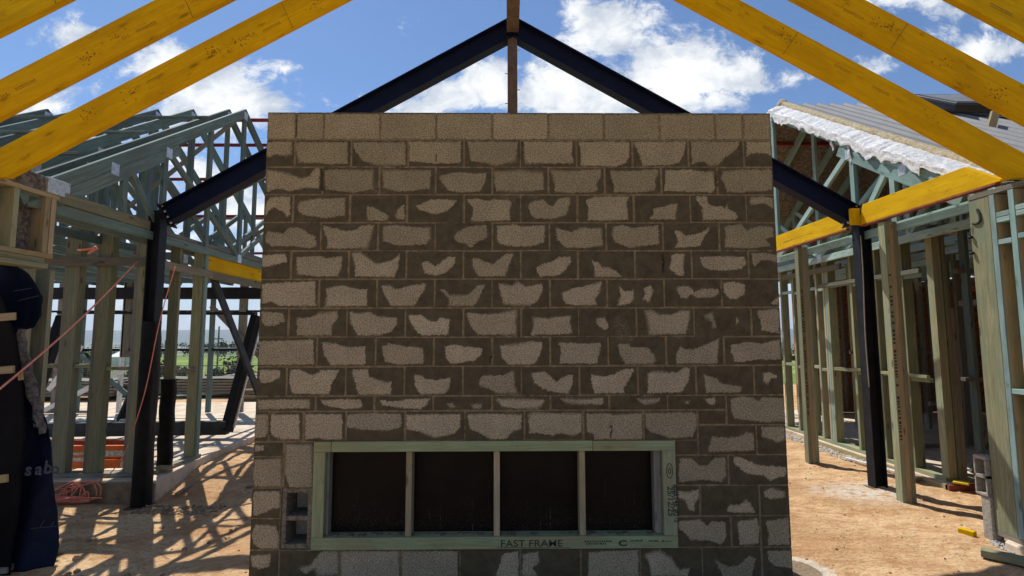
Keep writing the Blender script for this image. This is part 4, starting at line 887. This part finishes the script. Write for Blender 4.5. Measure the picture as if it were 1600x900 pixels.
tag(cl.build('cord_knot', 'cord'), 'small knot of coral cord on top of the rail at upper left', 'cord')

# orange ladder
ld = thing('ladder', 'orange fibreglass ladder lying on its edge behind the left frame', 'ladder', (-5.1, 6.3, .1))
for y0, mm in ((6.16, 'orange'), (6.48, 'redwood')):
    bx('rail', mm, ld, -6.6, -4.42, y0, y0+.03, .105, .20, .004); bx('rail', mm, ld, -6.6, -4.42, y0+.002, y0+.032, .225, .36, .004)
for x in (-4.5, -4.8, -5.1, -5.4, -5.7, -6.0): bx('rung', 'galv', ld, x-.02, x+.02, 6.195, 6.478, .25, .29)
for a, b_ in (((98, 721), (135, 715)), ((100, 711), (136, 707)), ((158, 713), (197, 704)), ((188, 729), (197, 721))):
    p, q = at(a[0], a[1], y=6.158), at(b_[0], b_[1], y=6.158); bx('label', 'label', ld, p.x, q.x, 6.156, 6.1595, p.z, q.z, 0)

# loose timber on the left
def plank(name, a, b_, w__, d__, m_, label, cat='timber', group=None):
    return tag(MB().bar(a, b_, w__, d__).build(name, m_, bevel=.003), label, cat, group)
plank('timber_stick', at(275, 772, z=-.09), at(398, 700, z=-.06), .03, .025, 'pale', 'long thin pale stick lying on the soil beside the left slab edge')
plank('timber_stick', at(372, 712, z=-.06), at(402, 722, z=-.06), .04, .03, 'grey', 'short grey stick crossing the end of the long pale stick')
plank('timber_offcut', at(2, 893, z=-.10), at(34, 872, z=-.10), .07, .04, 'grey', 'weathered offcut lying in the bottom left corner')
plank('timber_offcut', at(384, 762, z=-.10), at(402, 760, z=-.10), .06, .03, 'grey', 'small offcut against the foot of the block wall at left')
plank('timber_offcut', at(245, 730, z=.13), at(268, 731, z=.13), .10, .03, 'pale', 'little packer block on the slab corner under the wrapped stud')
rq = random.Random(11)
for i in range(7):
    a = Vector((-6.55+rq.uniform(-.08, .05), 12.9+rq.uniform(-.1, .1), .02+.048*i)); plank('timber_plank', a, a+Vector((1.1, .15+rq.uniform(-.1, .1), 0)), .12, .035, 'grey' if i % 2 else 'pale', 'short plank in the small pile left of the block wall, %s from the bottom' % (['first']+ordn)[i], group='planks in the small far pile')
packs = [(-9.6, 14.0, 3.2, 'long strapped pack of grey boards at the back left of the site'), (-8.2, 15.1, 3.0, 'second strapped pack of boards, farthest back, next to the fence'), (-12.3, 13.4, 2.4, 'low pack of boards left of the other packs at the back')]
for (x, y, L_, lb) in packs:
    t = thing('timber_pack', lb, 'timber pack', (x, y, 0), 'packs of boards at the back')
    mb = MB()
    for r_i in range(5):
        for q in range(7): mb.bar((x+rq.uniform(-.1, .1), y+q*.125, .14+r_i*.075), (x+L_+rq.uniform(-.15, .1), y+q*.125+.02, .14+r_i*.075), .11, .055)
    mb.build('boards', 'grey', t); bx('bearer', 'grey', t, x+.3, x+.4, y-.1, y+.9, .0, .1); bx('bearer', 'grey', t, x+L_-.5, x+L_-.4, y-.1, y+.9, .0, .1)
    MB().grid(lambda u, v: (x+.1+u*(L_-.3), y-.07+v*.95, .50+.02*mnoise.noise(Vector((u*9, v*5, x)))), 20, 8).build('cover_sheet', 'grey', t, solid=.003)
bord = ['first']+ordn+['twelfth', 'thirteenth', 'fourteenth']
for i in range(14):
    a = Vector((-11+.3*i+rq.uniform(0, .25), rq.uniform(12.7, 15.5), .03+.03*(i % 3))); an = rq.uniform(-.5, .9)
    plank('timber_plank', a, a+Vector((math.cos(an), math.sin(an), 0))*rq.uniform(.8, 2), .12, .03, rq.choice(['teald', 'teal', 'grey', 'grey']), 'loose weathered board on the ground before the far board packs, %s from the left' % bord[i], group='loose boards at the back')

# ------------------------------------------------------------------ right wing frames
f = frame('stud_frame', 'long green stud frame along the right slab behind the steel post', (4.72, 7, .055))
X0, X1 = 4.655, 4.775
bx('bottom_plate', 'green', f, X0, X1, 5.62, 9.6, .056, .10); bx('top_plate', 'teal', f, X0, X1, 5.62, 9.6, 2.78, 2.825)
for y in (9.3, 8.72, 8.35, 7.98, 7.72, 7.44, 6.93, 6.46, 6.02): bx('stud', 'green', f, X0+.001, X1-.001, y, y+.045, .101, 2.779)
for y, mm in ((7.49, 'teal'), (7.54, 'pale'), (6.51, 'grey'), (6.07, 'teal'), (8.15, 'grey'), (6.24, 'grey')): bx('stud', mm, f, X0+.003, X1-.003, y, y+.042, .101, 2.779)
ys_ = [9.3, 8.72, 8.35, 7.98, 7.72, 7.49, 6.93, 6.46, 6.07, 5.70]
for i, (ya, yb2) in enumerate(zip(ys_[:-1], ys_[1:])):
    for z_ in (2.26+.03*(i % 2), 1.08+.03*(i % 2)): bx('nogging', 'teal' if z_ > 2 else 'green', f, X0+.01, X0+.055, yb2+.047, ya-.002, z_, z_+.045)
bx('nogging', 'grey', f, X0-.046, X0-.002, 5.72, 7.6, 2.30, 2.35); bx('nogging', 'green', f, X0-.04, X0-.001, 5.72, 7.0, 1.13, 1.165)
bx('nogging', 'grey', f, X0-.046, X0-.002, 7.1, 8.6, 2.52, 2.60)
f = frame('stud_frame', 'stud frame with a doorway turning right at the corner of the right slab', (5.2, 5.62, .055))
for x0, mm, zt in ((4.655, 'green', 2.779), (4.76, 'green', 2.779), (4.81, 'grey', 1.9), (5.02, 'teald', 2.779), (5.9, 'green', 2.779), (6.4, 'green', 2.779)):
    bx('stud', mm, f, x0, x0+(.09 if x0 == 4.655 else .044), 5.575, 5.665 if x0 == 4.655 else 5.615+.04, .101, zt)
bx('bottom_plate', 'green', f, 4.78, 7.5, 5.575, 5.66, .056, .10); bx('top_plate', 'green', f, 4.78, 7.5, 5.575, 5.66, 2.78, 2.825)
bx('door_head', 'grey', f, 4.92, 7.5, 5.58, 5.65, 2.28, 2.33); bx('nogging', 'grey', f, 4.92, 5.5, 5.58, 5.65, 1.11, 1.15)
MB().bar((4.92, 5.60, .15), (5.35, 5.62, 1.0), .03, .05, (0, 0, 1)).build('brace', 'grey', f, .002)
f = frame('stud_frame', 'shaded inner stud frame across the right wing', (6.2, 7.3, .055))
for i in (0, 1, 3, 6, 8, 9): bx('stud', ('green', 'grey', 'teald')[i % 3], f, 4.95+i*.42, 4.995+i*.42+.04*(i % 2), 7.26, 7.35, .10, 2.78)
bx('bottom_plate', 'grey', f, 4.85, 9.2, 7.26, 7.35, .056, .10); bx('top_plate', 'grey', f, 4.85, 9.2, 7.26, 7.35, 2.78, 2.825)
for z_ in (.62, 2.3): bx('nogging', 'grey', f, 5.9, 9.1, 7.28, 7.33, z_, z_+.06)
f = frame('stud_frame', 'back stud frame of the right wing partly lined with brown strand board', (7, 10.5, .055))
for i in range(15): bx('stud', ('grey', 'green')[i % 2], f, 5.0+i*.45, 5.045+i*.45, 10.45, 10.54, .10, 2.7)
bx('top_plate', 'grey', f, 4.7, 11.5, 10.45, 10.54, 2.7, 2.745)
bx('strand_board', 'osb', f, 5.85, 11.5, 10.55, 10.57, .06, 2.69, 0); bx('brace', 'grey', f, 4.8, 5.9, 10.40, 10.44, 1.1, 1.2)  # strand board carried across the back to keep the interior dark
f = frame('stud_frame', 'inner partition lined with rusty orange strand board seen through the right doorway', (7, 8.5, .055))
for x0, x1 in ((5.75, 6.35), (6.5, 6.95), (7.05, 7.42), (7.6, 8.5), (8.6, 9.6)): bx('strand_board', 'osb', f, x0, x1, 8.54, 8.56, .35, 2.32, 0)
for i in range(11): bx('stud', ('green', 'grey')[i % 2], f, 5.65+i*.38, 5.70+i*.38, 8.44, 8.53, .10, 2.78)
bx('top_plate', 'grey', f, 5.5, 10, 8.44, 8.53, 2.78, 2.82); bx('nogging', 'grey', f, 5.6, 10, 8.45, 8.50, 1.3, 1.35)
f = frame('stud_frame', 'dark lined side partition deep in the right wing', (8.8, 8, .055))
bx('lining', 'osb', f, 9.3, 9.32, 5.7, 10.4, .1, 2.75, 0)  # added lining that stops light leaking into the wing
for i in range(8): bx('stud', 'grey', f, 9.2, 9.29, 5.8+i*.6, 5.85+i*.6, .1, 2.78)
f = frame('stud_frame', 'insulated cross wall closing the room behind the near right stud frame', (6, 4.2, .06))
bx('lining', 'osb', f, 3.97, 9.4, 4.10, 4.12, .1, 2.8, 0); bx('top_plate', 'grey', f, 3.97, 9.4, 4.03, 4.098, 2.76, 2.80)  # added wall, hidden from view, keeps daylight out of the right wing
f = frame('stud_frame', 'short inner stud frame parallel to the long right frame, deeper inside', (5.7, 6.6, .055))
for i in range(5): bx('stud', ('grey', 'green')[i % 2], f, 6.3, 6.39, 5.75+i*.36, 5.795+i*.36, .10, 2.78)
bx('bottom_plate', 'grey', f, 6.3, 6.39, 5.70, 7.25, .056, .10); bx('top_plate', 'grey', f, 6.3, 6.39, 5.70, 7.25, 2.78, 2.825); bx('nogging', 'grey', f, 6.31, 6.37, 5.80, 7.18, 2.0, 2.08)
# bundle posts
for y, zb, lb, top in ((6.73, .0, 'triple timber post standing on the soil beyond the right steel post', 2.755), (5.17, .0, 'tall triple timber post in front of the right steel post, streaked with stamps', 2.75)):
    t = thing('timber_post', lb, 'post', (3.87, y, zb), 'temporary timber posts on the right')
    for i, mm in enumerate(('green', 'pale', 'green')):
        st_ = bx('stud', mm, t, 3.815+i*.0455, 3.815+i*.0455+.044, y-.045, y+.045, zb-.03, top, .003)
    sc = MB(); q = .55
    while q < 2.2:
        h_ = rnd.uniform(.02, .05); sc.box(3.825, 3.848, y-.0464, y-.0456, q, q+h_*.55) if rnd.random() < .75 else None; q += h_
    sc.build('stamp', 'ink', t)
# near right frame
f = frame('stud_frame', 'near right green stud frame at the right edge, lined with grey insulation', (3.8, 3.8, .06))
A0, A1 = 3.80, 3.94
bx('stud', 'green', f, A0, A0+.045, 3.973, 4.15, .101, 2.70)
for y in (3.925, 3.77, 3.32, 2.87, 2.42): bx('stud', 'teal', f, A0-.002, A0+.01, y, y+.045, .101, 2.70); bx('stud', 'pale', f, A0+.011, A1, y+.001, y+.044, .101, 2.70)  # each stud two-toned: sunlit edge in light teal, shaded face in brown
bx('top_plate', 'grey', f, A0-.004, A1, 1.5, 4.15, 2.702, 2.74)
bx('bottom_plate', 'grey', f, A0, A1, 1.5, 4.15, .061, .10)
for z_ in (2.47, 2.513, 2.30, 1.165):
    bx('nogging', 'teal', f, A0+.0, A0+.09, 3.817, 3.923, z_, z_+.038)
    bx('nogging', 'teal', f, A0+.0, A0+.09, 3.367, 3.768, z_+.02, z_+.058)
MB().grid(lambda u, v: (3.95+.012*mnoise.noise(Vector((u*14, v*30, 1))), 1.6+u*2.5, .08+v*2.6), 60, 60).build('insulation', 'batt', f, solid=.02)
for z_ in (2.40, 2.27): MB().tube([(3.795, 4.13, z_), (3.775, 4.15, z_-.005)], .012, 6).build('nail_head', 'steel', f)
sw = MB(); q0 = Vector((3.797, 4.06, 2.56))
sw.tube(smooth([q0+Vector((0, p[0], p[1])) for p in ((.06, -.05), (.03, -.06), (-.005, -.045), (-.008, 0), (.008, .045), (.012, .05))], 5), .012, 6)
sw.build('paint_swirl', 'ink', f)
# masonry at the frame foot
hb = MB()
for b_ in ((3.77, 3.86, 4.16, 4.27, .34, .36), (3.77, 3.86, 4.16, 4.27, .475, .50), (3.77, 3.86, 4.16, 4.27, .62, .645), (3.77, 3.86, 4.16, 4.175, .361, .619), (3.77, 3.86, 4.255, 4.27, .361, .619)): hb.box(*b_)
tag(hb.build('hollow_block', 'blockpale', bevel=.002), 'hollow block on end against the foot of the near right stud frame', 'concrete block')
pr_ = MB().box(3.78, 3.87, 4.155, 4.24, .0, .338).build('block_pier', 'blockpale', bevel=.006)
tag(pr_, 'rough pale block pier under the hollow block at the near right frame', 'block')
# things on the right ground
a, b_ = at(1499, 829, z=.025), at(1524, 836, z=.025)
o = plank('yellow_offcut', a, b_, .05, .05, 'lvl', 'small yellow timber offcut lying on the soil at lower right')
plank('timber_offcut', at(1533, 862, z=.035), at(1640, 886, z=.035), .08, .05, 'green', 'green treated timber length lying at the bottom right corner')
plank('timber_plank', at(1325, 716, z=.03), at(1436, 747, z=.03), .06, .03, 'label', 'thin white strip lying along the right slab edge behind the steel post')
plank('timber_plank', at(1340, 722, z=.015), at(1434, 750, z=.015), .10, .03, 'rubble', 'dirty brown board under the white strip by the right slab')
o = MB().box(4.585, 4.615, 5.52, 7.9, -.03, .052).build('formwork_board', 'pale', bevel=.003); tag(o, 'formwork board along the side of the right slab', 'board')
o = MB().box(4.585, 6.6, 5.50, 5.55, -.03, .052).build('formwork_board', 'redwood', bevel=.003); tag(o, 'reddish formwork board along the front edge of the right slab, under the doorway', 'board')
o = MB().bar(at(1490, 752, z=.085), at(1515, 756, z=.085), .09, .02).build('tape_roll', 'yellow', bevel=.003); tag(o, 'small yellow packer on the plate at the doorway corner', 'packer')

def stones(name, n_, fx, smin, smax, m_, label):
    mb = MB()
    for i in range(n_):
        c_ = Vector(fx()); s_ = rnd.uniform(smin, smax)
        mat_ = Matrix.Translation(c_) @ Matrix.Rotation(rnd.uniform(0, 6), 4, (rnd.random()-.5, rnd.random()-.5, rnd.random())) @ Matrix.Diagonal((s_*rnd.uniform(.8, 1.5), s_, s_*rnd.uniform(.5, .8), 1))
        bmesh.ops.create_icosphere(mb.bm, subdivisions=1, radius=1, matrix=mat_)
    o = mb.build(name, m_); o['kind'] = 'stuff'; tag(o, label, None); return o
def zone(x0, x1, y0, y1): return lambda: (lambda x, y: (x, y, ground_z(x, y)+.002))(rnd.uniform(x0, x1), rnd.uniform(y0, y1))
stones('gravel', 900, zone(4.35, 4.60, 6.6, 10.2), .008, .022, 'gravel', 'pale gravel strip beside the right slab')
stones('gravel', 350, zone(3.72, 4.05, 3.95, 4.15), .006, .015, 'gravel', 'pale gravel heaped at the foot of the near right frame')
stones('gravel', 260, zone(-3.75, -2.9, 5.3, 5.6), .006, .02, 'slabedge', 'crumbled concrete along the left slab corner')
stones('rubble', 380, zone(-4.2, 4.6, 3.6, 7.5), .004, .013, 'rubble', 'small brown stones and clods scattered over the soil')
stones('rubble', 30, zone(-3.6, -2.0, 3.8, 5.4), .015, .035, 'rubble', 'larger dark clods on the left soil')

# ------------------------------------------------------------------ background
fn = thing('site_fence', 'temporary wire mesh fence along the back left of the site', 'fence', (-14, 16.2, 0))
for i in range(9):
    x = -22+i*2.05; MB().tube([(x, 16.2, -.3), (x, 16.2, 1.25)], .022, 6).build('post', 'mesh', fn)
MB().tube([(-22, 16.2, 1.24), (-5.6, 16.2, 1.24)], .022, 6).build('rail', 'label', fn)
MB().tube([(-22, 16.2, .72), (-5.6, 16.2, .72)], .016, 6).build('rail', 'mesh', fn)
mw = MB()
for i in range(14): mw.bar((-22, 16.2, -.05+i*.055), (-5.6, 16.2, -.05+i*.055), .006, .006)
for i in range(110): mw.bar((-22+i*.15, 16.2, -.1), (-22+i*.15, 16.2, .71), .006, .006, (0, 1, 0))
mw.build('wire_mesh', 'mesh', fn)
for (pxx, y, h_, lb) in ((340, 30, 3.6, 'slim pole standing beyond the fence left of the block wall'), (257, 34, 2.8, 'slim pole beyond the fence behind the left steel post')):
    p = at(pxx, 560, y=y); z0 = ground_z(p.x, y)
    t = thing('pole', lb, 'pole', (p.x, y, z0), 'poles beyond the fence')
    MB().tube([(p.x, y, z0), (p.x, y, z0+h_)], .05, 8).build('shaft', 'grey', t); bx('cross_arm', 'grey', t, p.x-.25, p.x+.25, y-.03, y+.03, z0+h_-.75, z0+h_-.69)
def tree(label, x, y, h_, wd, seed, m_='leafd', group='trees beyond the fence', name='tree', nleaf=1500, ls=.05):
    rs = random.Random(seed); z0 = ground_z(x, y); t = thing(name, label, 'bush' if name == 'bush' else 'tree', (x, y, z0), group)
    mb = MB(); tr = .05*h_
    mb.tube([(x, y, z0-.1), (x+.02*h_, y, z0+h_*.3), (x, y, z0+h_*.55)], tr*.5, 7)
    cl_ = []
    for i in range(16):
        a = rs.uniform(0, 6.3); rr_ = wd*.42*math.sqrt(rs.random()); zz_ = z0+h_*rs.uniform(.25, .86)
        c_ = Vector((x+rr_*math.cos(a), y+rr_*math.sin(a), zz_)); cl_.append((c_, wd*rs.uniform(.12, .26)))
        if i < 7: mb.tube([(x, y, z0+h_*.3), Vector((x, y, z0+h_*.3)).lerp(c_, .9)], tr*.2, 5)
    mb.build('trunk', 'bark', t)
    lf = MB()
    for i in range(nleaf):
        c_, r_ = rs.choice(cl_); d_ = Vector((rs.gauss(0, 1), rs.gauss(0, 1), rs.gauss(0, .7))).normalized()*r_*rs.random()**.4
        p = c_+d_; s_ = ls*h_*rs.uniform(.5, 1.2)
        if p.z < z0+.02: continue
        u_ = Vector((rs.gauss(0, 1), rs.gauss(0, 1), rs.gauss(0, 1))).normalized(); v_ = u_.cross(Vector((rs.gauss(0, 1), rs.gauss(0, 1), rs.gauss(0, 1)))).normalized()
        lf.quad([p-u_*s_-v_*s_*.5, p+u_*s_*.2-v_*s_, p+u_*s_+v_*s_*.4, p-u_*s_*.1+v_*s_])
    lf.build('crown', m_, t)
    return t
spots = [(385, 60, 5.2, 7), (352, 62, 5.0, 7), (318, 75, 5.4, 9), (300, 80, 6, 8), (262, 70, 5.0, 8), (232, 60, 3.5, 6), (178, 70, 4, 8), (145, 75, 4.5, 9), (118, 60, 4, 7), (88, 55, 4.2, 7), (340, 95, 6, 11), (395, 80, 6, 9), (1236, 60, 4, 8)]
ords = ['first', 'second', 'third', 'fourth', 'fifth', 'sixth', 'seventh', 'eighth', 'ninth', 'tenth', 'eleventh', 'twelfth']
for i, (pxx, y, h_, wd) in enumerate(spots):
    y *= 2.5; p = at(pxx, 545, y=y)
    rk = sorted(q[0] for q in spots).index(pxx)
    tree('tree across the paddock glimpsed past the right end of the block wall' if pxx > 1000 else 'dark paddock tree beyond the fence seen through left frames, %s from the left' % ords[rk], p.x, y, h_, wd, i+5, 'leafd' if i % 3 else 'leaf', 'trees beyond the fence', nleaf=700)
bsh = ((365, 19, 1.25, 1.9), (345, 20, 1.0, 1.4), (388, 20, .8, 1.6), (120, 18, 1.5, 2.0), (100, 18.5, 1.3, 1.8), (215, 22, 1.5, 2.4), (240, 21, 1.5, 2.2), (285, 21, 1.3, 2.0))
for i, (pxx, y, h_, wd) in enumerate(bsh):
    p = at(pxx, 570, y=y); wd *= .7; h_ *= .75; tree('low scrubby bush just behind the wire fence, %s from the left' % ords[sorted(q[0] for q in bsh).index(pxx)], p.x, y, h_, wd, i+40, 'leaf' if i % 2 else 'leafd', 'bushes behind the fence', 'bush', 900, .06)
p = at(207, 553, y=95); z0 = ground_z(p.x, 95); fh = thing('farmhouse', 'small pale roofed farmhouse far across the paddock', 'house', (p.x, 95, z0))
bx('wall', 'roofred', fh, p.x-2.5, p.x+2.5, 93, 97, z0, z0+1.6, 0)
MB().prism([(p.x-2.8, 92.8, z0+1.6), (p.x+2.8, 92.8, z0+1.6), (p.x+2.2, 95, z0+2.6), (p.x-2.2, 95, z0+2.6)], (0, 4.4, 0)).build('roof', 'farmroof', fh)

# ------------------------------------------------------------------ air
hz = MB(); hz.box(-7200, 7200, -80, 7200, -95, 235); ho_ = hz.build('haze', 'label', base=(0, 0, 0))
hm = bpy.data.materials.new('haze'); hm.use_nodes = True; t_ = hm.node_tree; t_.nodes.clear(); k = N(t_)
pv = k.new('ShaderNodeVolumePrincipled', {'Color': (.72, .82, .95, 1), 'Density': 1.6e-4, 'Anisotropy': .2})
o_ = k.new('ShaderNodeOutputMaterial'); t_.links.new(pv.outputs[0], o_.inputs['Volume'])
ho_.data.materials.clear(); ho_.data.materials.append(hm); ho_['kind'] = 'stuff'
